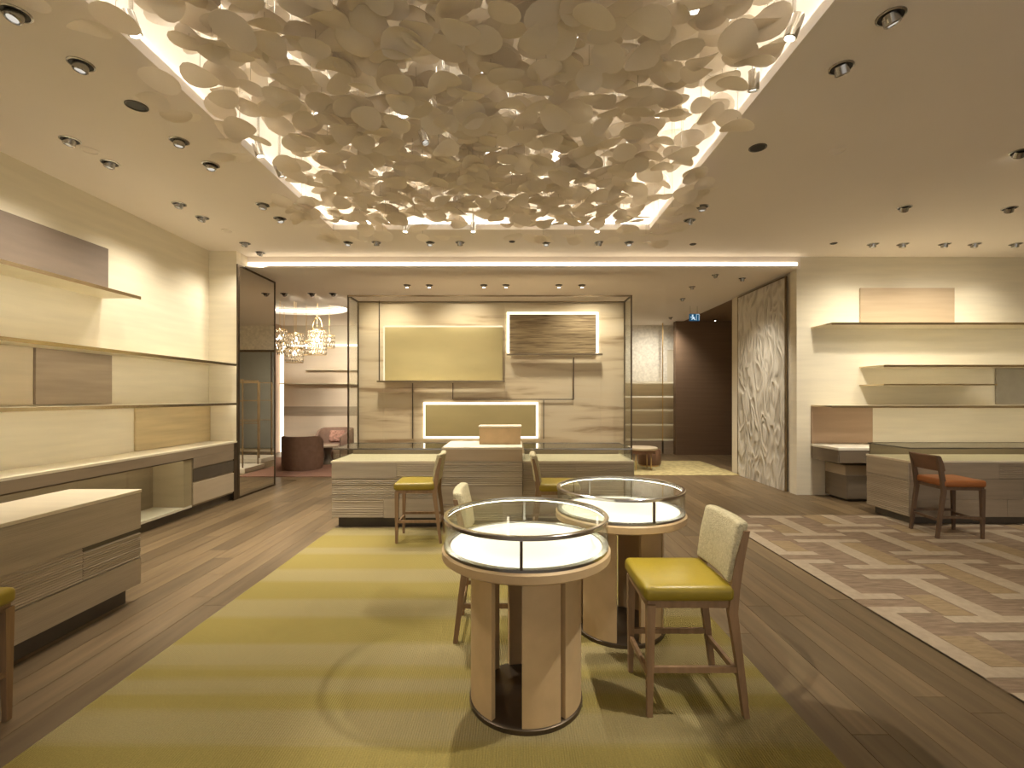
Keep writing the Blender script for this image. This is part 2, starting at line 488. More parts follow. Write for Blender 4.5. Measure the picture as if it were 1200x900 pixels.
def light_spot(parent, name, loc, target, power, size=60, blend=0.6, col=WARM, r=0.05):
    d = bpy.data.lights.new(name, 'SPOT'); d.energy = power * SPOT; d.color = col
    d.spot_size = math.radians(size); d.spot_blend = blend; d.shadow_soft_size = r
    o = bpy.data.objects.new(name, d); COL.objects.link(o)
    v = Vector(target) - Vector(loc)
    o.rotation_euler = v.to_track_quat('-Z', 'Y').to_euler()
    if parent is not None:
        o.parent = parent; o.location = Vector(loc) - ORG[parent.name]
    else:
        o.location = loc
    return o


def light_area(parent, name, loc, target, power, sx, sy, col=WARM):
    d = bpy.data.lights.new(name, 'AREA'); d.energy = power; d.color = col
    d.shape = 'RECTANGLE'; d.size = sx; d.size_y = sy
    o = bpy.data.objects.new(name, d); COL.objects.link(o)
    v = Vector(target) - Vector(loc)
    o.rotation_euler = v.to_track_quat('-Z', 'Y').to_euler()
    if parent is not None:
        o.parent = parent; o.location = Vector(loc) - ORG[parent.name]
    else:
        o.location = loc
    return o


# ================================================================== STRUCTURE
# ---- floor
b = MB()
b.box(-8.2, XR + 0.1, -3.2, 9.2, -0.12, -0.02)
fl = struct(b.build('floor', 'floor_plank'))
b = MB(); b.box(-8.2, XR + 0.1, 9.2, YB + 0.1, -0.12, 0.0)
b.build('far_floor', 'floor_far', fl)
RUG = (-2.2, 1.42, 1.0, 5.82)          # striped rug
RUG2 = (2.66, 7.9, 1.0, 6.45)          # patterned rug
unit = MB().box(-0.0935, 0.0935, -0.5, 0.5, -0.02, 0.0)
pl_me = bpy.data.meshes.new('plank'); pl_me.from_pydata(unit.v, [], unit.f); pl_me.update(); pl_me.materials.append(MATS['floor_plank'])
rp = random.Random(3)


def plank(xc, y0, y1, wdt=0.187):
    o = bpy.data.objects.new('plank', pl_me); COL.objects.link(o); o.parent = fl
    o.location = Vector((xc, (y0 + y1) / 2, 0)) - ORG[fl.name]
    o.scale = (wdt / 0.187, y1 - y0 - 0.003, 1)


def run(xc, ya, yb, wdt=0.187):
    y = ya - rp.uniform(0, 1.6)
    while y < yb:
        L = rp.uniform(1.7, 2.7)
        p0, p1 = max(y, ya), min(y + L, yb)
        if p1 - p0 > 0.05: plank(xc, p0, p1, wdt)
        y += L


def strip(x0, x1, ya, yb):
    nn = max(1, round((x1 - x0) / 0.19)); ww = (x1 - x0) / nn
    for i in range(nn): run(x0 + ww * (i + .5), ya, yb, ww - 0.003)


strip(-4.76, RUG[0], 1.0, 9.2)
strip(RUG[1], RUG2[0], 1.0, 9.2)
strip(RUG[0], RUG[1], RUG[3], 9.2)
strip(RUG2[0], RUG2[1], RUG2[3], 9.2)

# ---- walls
wl = struct(MB().box(XW - 0.15, XW, -3.0, 7.5, -0.02, ZC).build('wall_left', 'wall_cream'))
wn = struct(MB().box(XW - 0.15, XF, 7.5, 7.62, -0.02, ZC).build('wall_niche_end', 'wall_cream'))
struct(MB().box(-5.6, XF, 7.62, 8.69, -0.02, ZC).build('wall_mirror_pier', 'wall_plaster'))
struct(MB().box(-8.2, -5.6, 7.62, 7.8, -0.02, ZC).build('wall_left_rear_front', 'wall_plaster'))
struct(MB().box(-8.2, -8.05, 7.8, YB, -0.02, ZC).build('wall_left_rear', 'wall_plaster'))
struct(MB().box(-8.2, 6.2, YB, YB + 0.15, -0.02, 4.0).build('wall_back', 'wall_plaster'))
wr = struct(MB().box(4.6, XR, 7.82, 8.0, -0.02, ZC).build('wall_right_shelving', 'wall_cream'))
wt = struct(MB().box(4.625, 4.78, 8.0, 10.2, -0.02, ZC).build('wall_right_return', 'wall_plaster'))
struct(MB().box(XR, XR + 0.15, -3.0, 8.0, -0.02, ZC).build('wall_right', 'wall_cream'))
# unseen shop front, opening added to let soft fill light in: header and two piers
b = MB(); b.box(XW - 0.15, XR + 0.15, -3.15, -3.0, 3.4, ZC); b.box(XW - 0.15, XW + 0.8, -3.15, -3.0, -0.02, 3.4); b.box(XR - 0.8, XR + 0.15, -3.15, -3.0, -0.02, 3.4)
struct(b.build('wall_front', 'wall_cream'))
pd = bpy.data.lights.new('front_fill_portal', 'AREA'); pd.shape = 'RECTANGLE'; pd.size = XR - XW - 1.6; pd.size_y = 3.4; pd.cycles.is_portal = True
po = bpy.data.objects.new('front_fill_portal', pd); COL.objects.link(po); po.location = ((XR + XW) / 2, -3.07, 1.7); po.rotation_euler = (PI / 2, 0, 0)
struct(MB().box(4.44, 7.0, 13.2, 13.4, -0.02, ZR).build('wall_dark', 'dark_brown_wall'))
struct(MB().box(6.2, 6.35, 10.2, 13.2, -0.02, ZR).build('wall_dark_side', 'dark_brown_wall'))

# ---- ceilings
b = MB()
b.box(-8.2, XR + 0.15, -3.15, OY0, ZC, ZC + 0.08)
b.box(-8.2, OX0, OY0, OY1, ZC, ZC + 0.08)
b.box(OX1, XR + 0.15, OY0, OY1, ZC, ZC + 0.08)
b.box(-8.2, XR + 0.15, OY1, YS, ZC, ZC + 0.08)
b.box(4.78, XR + 0.15, YS, 8.2, ZC, ZC + 0.08)
ce = struct(b.build('ceiling', 'ceiling_paint'))
ZT = 4.55
b = MB()
t = 0.06; e_ = 0.10
b.box(OX0 - e_ - t, OX0 - e_, OY0 - e_, OY1 + e_, ZC + 0.08, ZT)
b.box(OX1 + e_, OX1 + e_ + t, OY0 - e_, OY1 + e_, ZC + 0.08, ZT)
b.box(OX0 - e_ - t, OX1 + e_ + t, OY0 - e_ - t, OY0 - e_, ZC + 0.08, ZT)
b.box(OX0 - e_ - t, OX1 + e_ + t, OY1 + e_, OY1 + e_ + t, ZC + 0.08, ZT)
b.box(OX0 - e_ - t, OX1 + e_ + t, OY0 - e_ - t, OY1 + e_ + t, ZT, ZT + 0.06)
b.build('recess_box', 'recess_paint', ce)
# LED strip lying on the lip around the recess
zl = ZC + 0.085
for nm, bx in (('a', (OX0 - 0.085, OX0 - 0.055, OY0, OY1)), ('b', (OX1 + 0.055, OX1 + 0.085, OY0, OY1)),
               ('c', (OX0, OX1, OY1 + 0.055, OY1 + 0.085)), ('d', (OX0, OX1, OY0 - 0.085, OY0 - 0.055))):
    MB().box(*bx, zl, zl + 0.02).build('led_strip', 'led', ce)

# added glowing tubes on the recess ceiling, to backlight the petals
emit('fill_tube_glow', SOFT, 3.6)
for i in range(5):
    xa = OX0 + 0.45 + i * 0.85
    MB().box(xa - 0.03, xa + 0.03, OY0 + 0.2, OY1 - 0.2, ZT - 0.04, ZT - 0.001).build('added_fill_tube', 'fill_tube_glow', ce)

# rear ceiling with an oval recess
EX, EY, ERX, ERY = -5.25, 11.3, 1.30, 0.92
b = MB()
x0, x1, y0, y1 = -8.2, 4.65, YS, YB + 0.1
N = 48
ring = [(EX + ERX * math.cos(2 * PI * k / N), EY + ERY * math.sin(2 * PI * k / N)) for k in range(N)]


def edge_pt(a):
    dx, dy = math.cos(a), math.sin(a)
    ts = []
    bx0, bx1 = -7.2, -3.3
    by0, by1 = 9.9, 12.7
    if dx > 1e-9: ts.append((bx1 - EX) / dx)
    if dx < -1e-9: ts.append((bx0 - EX) / dx)
    if dy > 1e-9: ts.append((by1 - EY) / dy)
    if dy < -1e-9: ts.append((by0 - EY) / dy)
    tt = min(ts)
    return (EX + dx * tt, EY + dy * tt)


angs = sorted([2 * PI * k / N for k in range(N)] + [math.atan2(cy - EY, cx - EX) % (2 * PI) for cx in (-7.2, -3.3) for cy in (9.9, 12.7)])
vs = []
for a in angs:
    ex, ey = EX + ERX * math.cos(a), EY + ERY * math.sin(a)
    ox, oy = edge_pt(a)
    vs += [(ex, ey, ZR), (ox, oy, ZR), (ex, ey, ZR + 0.14)]
n_ = len(angs)
fs = []
for k in range(n_):
    k2 = (k + 1) % n_
    fs.append((3 * k, 3 * k2, 3 * k2 + 1, 3 * k + 1))
    fs.append((3 * k, 3 * k + 2, 3 * k2 + 2, 3 * k2))
b.add(vs, fs)
b.box(x0, x1, y0, 9.9, ZR, ZR + 0.2)
b.box(x0, -7.2, 9.9, 12.7, ZR, ZR + 0.2)
b.box(-3.3, x1, 9.9, 12.7, ZR, ZR + 0.2)
b.box(x0, x1, 12.7, y1, ZR, ZR + 0.2)
ce2 = struct(b.build('ceiling', 'ceiling_paint'))
MB().lathe([(1.0, 0.0), (1.0, 0.02), (0.001, 0.02), (0.001, 0.0)], n=48).xf(Matrix.Translation((EX, EY, ZR + 0.14)) @ Matrix.Diagonal((ERX + .1, ERY + .1, 1, 1))).build('oval_cap', 'recess_paint', ce2)
MB().lathe([(0.985, 0.0), (0.985, 0.05), (0.96, 0.05), (0.96, 0.0)], n=48, close=True).xf(Matrix.Translation((EX, EY, ZR + 0.075)) @ Matrix.Diagonal((ERX, ERY, 1, 1))).build('led_strip', 'led_soft', ce2)
struct(MB().box(4.65, 7.0, 8.2, YB + 0.1, ZR, ZR + 0.2).build('ceiling', 'dark_ceiling'))
# linear light along the step between the ceilings
cv = thing('linear_cove_light', 'long glowing cove strip along the step between the two ceilings', 'light', ((XF + 4.6) / 2, YS - 0.06, ZR))
MB().box(XF + 0.02, 4.59, YS - 0.10, YS - 0.001, ZR, ZR + 0.02).build('lip', 'ceiling_paint', cv)
MB().box(XF + 0.02, 4.59, YS - 0.02, YS - 0.001, ZR + 0.05, ZR + 0.10).build('diffuser', 'led_strong', cv)
for xa, xb in ((-1.79, -0.76), (0.54, 1.57), (3.47, 4.40)):
    MB().box(xa, xb, YS - 0.026, YS - 0.016, ZR + 0.058, ZR + 0.07).build('air_slot', 'plinth_dark', cv)

# ================================================================== LEFT WALL SHELVING
def wall_shelf(name, label, x_back, x_front, ya, yb, z, group=None, led=True, led_mat='shelf_led'):
    th = 0.022
    s = thing(name, label, 'shelf', ((x_back + x_front) / 2, (ya + yb) / 2, z), group=group)
    MB().box(x_back, x_front - 0.006, ya, yb - 0.006, z, z + th).build('board', 'shelf_cream', s)
    e = MB(); e.box(x_front - 0.006, x_front, ya, yb, z - 0.014, z + th); e.box(x_back, x_front - 0.006, yb - 0.006, yb, z, z + th)
    e.build('edge_trim', 'champagne_trim', s, label='polished champagne bronze edge')
    if led:
        MB().box(x_front - 0.024, x_front - 0.008, ya, yb - 0.03, z - 0.008, z - 0.0005).build('led_strip', led_mat, s)
    return s


wall_shelf('wall_shelf', 'topmost cream shelf with bronze edge, carrying the mauve panel', XW, -4.33, 0.4, 5.56, 2.74)
wall_shelf('wall_shelf', 'long cream shelf above the taupe wall panel, reaching the mirror pier', XW, -4.33, 0.4, 7.49, 2.09)
wall_shelf('wall_shelf', 'long cream shelf at eye height below the taupe wall panel', XW, -4.33, 0.4, 7.49, 1.485)
tag(MB().box(XW, XW + 0.03, 0.4, 5.61, 2.776, 3.33).build('wall_panel', 'mauve_panel', bevel=0.003), 'dark mauve fabric panel standing on the topmost shelf', 'panel')
tag(MB().box(XW, XW + 0.03, 4.76, 5.66, 1.522, 2.088).build('wall_panel', 'taupe_panel', bevel=0.003), 'grainy taupe panel between the two long shelves', 'panel')
tag(MB().box(XW, XW + 0.02, 0.4, 4.74, 1.522, 2.088).build('wall_panel', 'sand_panel', bevel=0.003), 'plain tan panel beside the grainy taupe one', 'panel')
tag(MB().box(XW, XW + 0.03, 6.02, 7.49, 0.915, 1.483).build('wall_panel', 'oak_panel', bevel=0.003), 'light oak veneer panel above the wall cabinet by the niche corner', 'panel')

# wall cabinet with glass front
wc = thing('wall_cabinet', 'long low wall cabinet with glass front and white lit base', 'cabinet', (-4.55, 4.0, 0))
YA, YE = 0.4, 7.49
MB().box(XW, -4.33, YA, YE, 0.885, 0.91).build('top', 'shelf_cream', wc)
MB().box(-4.36, -4.332, YA, YE, 0.775, 0.884).build('fascia', 'cabinet_taupe', wc)
MB().box(-4.34, -4.328, YA, 6.45, 0.762, 0.775).build('dark_rail', 'dark_bronze', wc)  # black rail line between fascia and glass
MB().box(XW, XW + 0.03, YA, 6.3, 0.15, 0.884).build('back_panel', 'cabinet_taupe', wc)
MB().box(XW + 0.03, -4.34, YA, 6.45, 0.115, 0.145).build('base_shelf', 'plinth_white', wc)
MB().box(XW, -4.40, YA, YE, -0.0, 0.114).build('plinth', 'plinth_dark', wc)
MB().box(-4.39, -4.37, YA, 6.28, 0.872, 0.884).build('led_strip', 'shelf_led_soft', wc)
for ya, yb in ((0.4, 2.9), (2.905, 4.75), (4.755, 6.45)):
    MB().box(-4.336, -4.330, ya, yb, 0.146, 0.762).build('pane', 'clear_glass', wc)
MB().box(XW + .03, -4.345, 6.3, 6.45, 0.146, 0.884).build('divider', 'drawer_beige', wc)
bd = MB().box(XW + .03, -4.345, 6.45, 7.49, 0.115, 0.884).build('body', 'cabinet_taupe', wc)
MB().box(-4.345, -4.330, 6.47, 7.40, 0.14, 0.43).build('drawer', 'drawer_beige', wc, bevel=0.003)
MB().box(-4.345, -4.333, 6.47, 7.40, 0.45, 0.62).build('drawer', 'plinth_dark', wc, bevel=0.003)  # dark strip colours in the shade of a recess between the drawers
MB().box(-4.345, -4.330, 6.47, 7.40, 0.635, 0.77).build('drawer', 'cabinet_taupe', wc, bevel=0.003)
MB().box(XF - 0.0, XF + 0.02, 7.40, 7.49, 0.0, 0.884).build('end_post', 'dark_bronze', wc)

# mirror on the pier
mr_ = thing('wall_mirror', 'tall bronze framed mirror covering the pier beside the shelving niche', 'mirror', (XF, 8.1, 0))
MB().box(XF, XF + 0.012, 7.56, 8.66, 0.03, ZR - 0.03).build('pane', 'mirror', mr_)
MB().box(XF, XF + 0.02, 7.50, 7.558, 0.0, ZR).build('frame_side', 'dark_bronze', mr_)
MB().box(XF, XF + 0.02, 8.662, 8.69, 0.0, ZR).build('frame_side', 'dark_bronze', mr_)
MB().box(XF, XF + 0.02, 7.56, 8.66, ZR - 0.028, ZR).build('frame_top', 'dark_bronze', mr_)
MB().box(XF, XF + 0.02, 7.56, 8.66, 0.0, 0.028).build('frame_bottom', 'dark_bronze', mr_)


# ================================================================== COUNTERS
def facing(parent, side, plane, a0, a1, z0, z1, m, ribs=0, out=0.014, name='panel', gap=0.004):
    """a front panel of a counter; side: '-y', '+x', '-x'; ribbed panels get real ridges"""
    a0 += gap / 2; a1 -= gap / 2; z0 += gap / 2; z1 -= gap / 2
    prof = []
    if ribs:
        h = (z1 - z0) / ribs
        rr = random.Random(int(a0 * 1000) + ribs)
        for i in range(ribs):
            k = rr.uniform(0.6, 1.1)
            prof += [(out * 0.45, z0 + i * h), (out * k, z0 + (i + 0.3) * h), (out * k, z0 + (i + 0.7) * h)]
        prof.append((out * 0.45, z1))
    else:
        prof = [(out, z0), (out, z1)]
    vs = []
    for a in (a0, a1):
        for o, z in prof: vs.append((a, o, z))
        vs.append((a, 0, z1)); vs.append((a, 0, z0))
    p = len(prof) + 2
    fs = [(j, (j + 1) % p, p + (j + 1) % p, p + j) for j in range(p)]
    fs.append(tuple(range(p))); fs.append(tuple(p + j for j in range(p)))
    if side == '-y': pts = [(a, plane - o, z) for a, o, z in vs]
    elif side == '+x': pts = [(plane + o, a, z) for a, o, z in vs]
    else: pts = [(plane - o, a, z) for a, o, z in vs]
    return MB().add(pts, fs).build(name, m, parent)


def carved_counter(label, x0, x1, y0, y1, zt, zb, faces, m='carved_oak', rec=0.06, cat='counter', name='display_counter', top=True, ov=(.012, .012), zf=0.0):
    c = thing(name, label, cat, ((x0 + x1) / 2, (y0 + y1) / 2, 0))
    MB().box(x0, x1, y0, y1, zb, zt - 0.025).build('body', m, c)
    MB().box(x0 + rec, x1 - rec, y0 + rec, y1 - rec, zf, zb).build('plinth', 'plinth_dark', c)
    if top: MB().box(x0 - ov[0], x1 + ov[1], y0 - 0.012, y1 + 0.012, zt - 0.025, zt).build('top', 'counter_top', c, bevel=0.003)
    for f in faces: facing(c, *f)
    return c


# left foreground counter
mw = 'carved_oak'
fc = []
for (a0, a1, z0, z1, r) in ((0.6, 1.9, .565, .845, 0), (1.9, 3.785, .565, .845, 0),
                            (0.6, 2.35, .335, .565, 14), (2.35, 3.28, .335, .565, 14), (3.28, 3.785, .335, .532, 12),
                            (0.6, 2.75, .13, .335, 0), (2.75, 3.785, .13, .335, 0)):
    fc.append(('+x', -2.962, a0, a1, z0, z1, mw, r))
lc = carved_counter('carved pale oak counter island by the glass fronted wall cabinet', -3.51, -2.962, 0.6, 3.785, 0.87, 0.13, fc)
MB().box(-2.962, -2.956, 3.285, 3.785, .535, .563).build('finger_slot', 'plinth_dark', lc)

# centre counters
Y0, Y1 = 5.87, 6.62
fc = []
for (a0, a1, z0, z1, r) in ((-2.235, -1.44, .60, .79, 0), (-1.44, -.885, .60, .79, 9),
                            (-2.235, -.885, .36, .60, 12),
                            (-2.235, -1.60, .12, .36, 8), (-1.60, -.885, .12, .36, 0)):
    fc.append(('-y', Y0, a0, a1, z0, z1, mw, r))
carved_counter('carved oak counter left of the tall till desk, facing the striped rug', -2.235, -.885, Y0, Y1, 0.815, 0.12, fc, ov=(.012, 0))
fc = []
for (a0, a1, z0, z1, r) in ((.10, .75, .60, .79, 9), (.75, 1.45, .60, .79, 9), (.10, 1.45, .36, .60, 12), (.10, 0.9, .12, .36, 0), (0.9, 1.45, .12, .36, 8)):
    fc.append(('-y', Y0, a0, a1, z0, z1, mw, r))
for (a0, a1, z0, z1, r) in ((Y0, Y1, .60, .79, 0), (Y0, Y1, .36, .60, 12), (Y0, Y1, .12, .36, 0)):
    fc.append(('+x', 1.45, a0, a1, z0, z1, mw, r))
carved_counter('carved oak counter between the tall till desk and the open passage', .10, 1.45, Y0, Y1, 0.815, 0.12, fc, ov=(0, .012))
fc = [('-y', 5.80, -.88, .095, .82, .965, 'tan_panel', 0), ('-y', 5.80, -.88, .095, .52, .82, mw, 12), ('-y', 5.80, -.88, .095, .30, .52, mw, 0), ('-y', 5.80, -.88, .095, .10, .30, mw, 9)]
carved_counter('tall oak till desk standing between the two carved counters', -.88, .095, 5.80, 6.62, 0.99, 0.10, fc, cat='desk', name='till_desk', ov=(0, 0))
tb = thing('till_box', 'tan raised box standing on the till desk', 'box', (-.18, 6.35, .99))
MB().box(-.455, .08, 6.15, 6.5, .99, 1.205).build('body', 'tan_leather', tb, bevel=0.004)
MB().box(-.465, .09, 6.14, 6.51, 1.205, 1.225).build('lid', 'counter_top', tb, bevel=0.003)


def glass_case(label, x0, x1, y0, y1, z0, z1, posts=()):
    c = thing('glass_case', label, 'display case', ((x0 + x1) / 2, (y0 + y1) / 2, z0))
    g = 0.008
    MB().box(x0, x1, y0, y0 + g, z0, z1 - g).build('front_pane', 'clear_glass', c)
    MB().box(x0, x0 + g, y0 + g, y1, z0, z1 - g).build('side_pane', 'clear_glass', c)
    MB().box(x1 - g, x1, y0 + g, y1, z0, z1 - g).build('side_pane', 'clear_glass', c)
    MB().box(x0, x1, y0, y1, z1 - g, z1).build('top_pane', 'grey_glass', c)
    MB().box(x0 + g, x1 - g, y1 - 0.02, y1, z0, z1 - g).build('back_panel', 'cabinet_taupe', c)
    e = 0.008
    for xa, xb, ya, yb in ((x0 - e, x1 + e, y0 - e, y0), (x0 - e, x1 + e, y1, y1 + e), (x0 - e, x0, y0, y1), (x1, x1 + e, y0, y1)):
        MB().box(xa, xb, ya, yb, z1 - 0.014, z1 + 0.003).build('edge_trim', 'chrome_grey', c)
    return c


glass_case('long glass display case on the carved counter left of the till', -2.225, -.90, 5.885, 6.60, .815, .965)
glass_case('long glass display case on the carved counter right of the till', .12, 1.435, 5.885, 6.60, .815, .965)

# right island
fc = []
for (a0, a1, z0, z1, r) in ((4.9, 6.0, .58, .78, 0), (6.0, 8.6, .58, .78, 10), (4.9, 6.3, .33, .58, 0), (6.3, 8.6, .33, .58, 0), (4.9, 6.1, .11, .33, 0), (6.1, 8.6, .11, .33, 0)):
    fc.append(('-y', 5.95, a0, a1, z0, z1, 'carved_walnut', r))
for (z0, z1, r) in ((.56, .78, 0), (.33, .56, 12), (.11, .33, 9)):
    fc.append(('-x', 4.9, 5.95, 6.66, z0, z1, mw, r))
carved_counter('carved brown oak counter island beside the orange stool', 4.9, 8.6, 5.95, 6.66, 0.806, 0.11, fc, m='carved_walnut', zf=.012)
glass_case('long glass display case on the island by the orange stool', 4.91, 8.58, 5.965, 6.65, .806, .965)

# ================================================================== FEATURE WALL
K = 8.0 / F
fx = lambda px: (px - VX) * K
fz = lambda py: HC + (VY - py) * K
fw = thing('feature_display_wall', 'travertine display wall with glowing panels inside a slim bronze frame', 'display wall', (-0.4, 7.8, 0))
TX0, TX1, TZ = fx(420), fx(733), fz(353)
seams = [TX0, fx(450), fx(592), fx(704), TX1]
for a, c in zip(seams[:-1], seams[1:]):
    zs = [0.0, fz(468), TZ]
    for z0, z1 in zip(zs[:-1], zs[1:]):
        MB().box(a + 0.001, c - 0.001, 8.0, 8.12, z0 + 0.001, z1 - 0.001).build('stone_slab', 'travertine', fw)
bx0, bx1, bz = -2.615, 1.84, 3.19
tf = 0.022
for x in (bx0, bx1 - tf):
    MB().box(x, x + tf, 7.5, 7.5 + tf, 0, bz).build('frame_post', 'dark_bronze', fw)
    MB().box(x, x + tf, 7.97, 7.97 + tf, 0, bz).build('frame_post', 'bronze', fw)
    MB().box(x, x + tf, 7.5 + tf, 7.97, bz - tf, bz).build('frame_rail', 'dark_bronze', fw)
    MB().box(x + 0.006, x + 0.014, 7.5 + tf, 7.97, 0.0, bz - tf).build('side_pane', 'clear_glass', fw)
MB().box(bx0 + tf, bx1 - tf, 7.5, 7.5 + tf, bz - tf, bz).build('frame_rail', 'bronze', fw)
MB().box(bx0 + tf, bx1 - tf, 7.97, 7.97 + tf, bz - tf, bz).build('frame_rail', 'bronze', fw)


def glow_panel(x0, x1, z0, z1, m, sides, lm, wd=0.055, off=0.06):
    p = MB().box(x0, x1, 8.0 - off, 8.0 - off + 0.03, z0, z1).build('glow_panel', m, fw)
    y0, y1 = 8.0 - off + 0.035, 8.0 - off + 0.055
    if 't' in sides: MB().box(x0 - wd if 'l' in sides else x0, x1 + wd if 'r' in sides else x1, y0, y1, z1 - 0.01, z1 + wd).build('led_edge', lm, p)
    if 'b' in sides: MB().box(x0 - wd if 'l' in sides else x0, x1 + wd if 'r' in sides else x1, y0, y1, z0 - wd, z0 + 0.01).build('led_edge', lm, p)
    if 'l' in sides: MB().box(x0 - wd, x0 + 0.01, y0, y1, z0, z1 - 0.01).build('led_edge', lm, p)
    if 'r' in sides: MB().box(x1 - 0.01, x1 + wd, y0, y1, z0, z1 - 0.01).build('led_edge', lm, p)
    return p


emit('led_rim', (1.0, 0.88, 0.66), 2.0)
emit('led_faint', (1.0, 0.84, 0.56), 0.6)
glow_panel(fx(452), fx(589), fz(446), fz(384), 'olive_panel', 'tl', 'led_faint', wd=0.03)
glow_panel(fx(597), fx(698), fz(414), fz(369), 'gilded_panel', 'tlr', 'led_rim', wd=0.04)
glow_panel(fx(499), fx(628), fz(511), fz(474), 'olive_panel', 'tlrb', 'led_rim', wd=0.034)
for xa, xb, z in ((fx(445), fx(592), fz(448)), (fx(594), fx(704), fz(417))):
    s = MB().box(xa, xb, 7.83, 7.925, z, z + 0.02).build('shelf', 'shelf_cream', fw)
    MB().box(xa, xb, 7.824, 7.83, z - 0.002, z + 0.022).build('edge_trim', 'bronze', s)
rods = [((fx(445), fz(446)), (fx(445), TZ)), ((fx(484), fz(514)), (fx(484), fz(449))), ((fx(531), fz(468)), (fx(531), fz(449))),
        ((fx(531), fz(468)), (fx(672), fz(468))), ((fx(672), fz(468)), (fx(672), fz(419))), ((fx(637), fz(514)), (fx(637), fz(469)))]
for (xa, za), (xb, zb) in rods:
    MB().bar((xa, 7.97, za), (xb, 7.97, zb), 0.014).build('rod', 'dark_bronze', fw)

# ================================================================== RIGHT WALL SHELVING
YW = 7.82


def wall_shelf_r(label, xa, xb, z, depth=0.52, th=0.022, led=True):
    s = thing('wall_shelf', label, 'shelf', ((xa + xb) / 2, YW - depth / 2, z))
    MB().box(xa + 0.006, xb, YW - depth + 0.006, YW, z, z + th).build('board', 'shelf_cream', s)
    e = MB(); e.box(xa, xb, YW - depth, YW - depth + 0.006, z - (0.014 if led else 0), z + th); e.box(xa, xa + 0.006, YW - depth + 0.006, YW, z, z + th)
    e.build('edge_trim', 'champagne_trim', s, label='polished champagne bronze edge')
    if led: MB().box(xa + 0.03, xb, YW - depth + 0.008, YW - depth + 0.024, z - 0.008, z - 0.0005).build('led_strip', 'shelf_led_soft', s)
    return s


wall_shelf_r('uppermost cream shelf carrying the tan panel beside the plaster pier', 4.83, XR, 2.71)
wall_shelf_r('shorter cream shelf above the grey fabric panel', 5.62, XR, 2.065)
wall_shelf_r('short thin bronze shelf hanging alone above the eye height shelf', 5.62, 7.35, 1.775, th=0.02, led=False)
wall_shelf_r('long cream shelf with the rose brown panel under its end', 4.83, XR, 1.445)
tag(MB().box(5.62, 7.15, YW - 0.03, YW, 2.746, 3.37).build('wall_panel', 'tan_panel', bevel=0.003), 'sandy tan panel standing on the uppermost shelf near the plaster pier', 'panel')
tag(MB().box(7.83, XR, YW - 0.03, YW, 1.482, 2.063).build('wall_panel', 'grey_panel', bevel=0.003), 'grey fabric panel between two cream shelves', 'panel')
tag(MB().box(4.83, 5.82, YW - 0.03, YW, 0.845, 1.443).build('wall_panel', 'rose_panel', bevel=0.003), 'rose brown panel above the floating drawer unit', 'panel')
fd = thing('floating_drawer_unit', 'dark taupe floating drawer unit with white top under the rose panel', 'cabinet', (5.6, 7.5, .607))
MB().box(4.83, XR - .03, 7.16, YW - .025, .607, .80).build('body', 'umber_panel', fd)
MB().box(4.82, XR - .03, 7.14, YW - .025, .80, .837).build('top', 'plinth_white', fd, bevel=0.003)
for xa, xb in ((4.84, 6.3), (6.305, 7.8), (7.805, 9.26)):
    MB().box(xa, xb, 7.145, 7.16, .612, .795).build('drawer', 'umber_panel', fd, bevel=0.002)
lcab = thing('low_cabinet', 'low brown cabinet with pale band standing beneath the floating drawer unit', 'cabinet', (6.2, 7.5, 0))
MB().box(5.05, 7.4, 7.3, YW - .025, 0.04, 0.40).build('body', 'umber_panel', lcab)
MB().box(5.05, 7.4, 7.32, YW - .025, 0.40, 0.55).build('band', 'drawer_beige', lcab)
MB().box(5.12, 7.33, 7.36, YW - .025, 0.0, 0.04).build('plinth', 'plinth_dark', lcab)
for xa, xb in ((5.06, 6.2), (6.205, 7.39)):
    MB().box(xa, xb, 7.287, 7.30, 0.05, 0.395).build('door', 'umber_panel', lcab, bevel=0.002)

# patterned relief panel on the return wall
rp_ = thing('relief_panel', 'tall silvery plaster panel with swirling leaf relief on the pier', 'wall panel', (4.58, 8.96, 0))
MB().box(4.575, 4.6, 8.12, 9.82, 0.0, 3.62).build('panel', 'swirl_plaster', rp_)
MB().box(4.57, 4.6, 8.10, 8.118, 0.0, 3.64).build('edge_trim', 'bronze', rp_)
MB().box(4.57, 4.6, 9.822, 9.84, 0.0, 3.64).build('edge_trim', 'bronze', rp_)
MB().box(4.57, 4.6, 8.118, 9.822, 3.621, 3.64).build('edge_trim', 'dark_bronze', rp_)

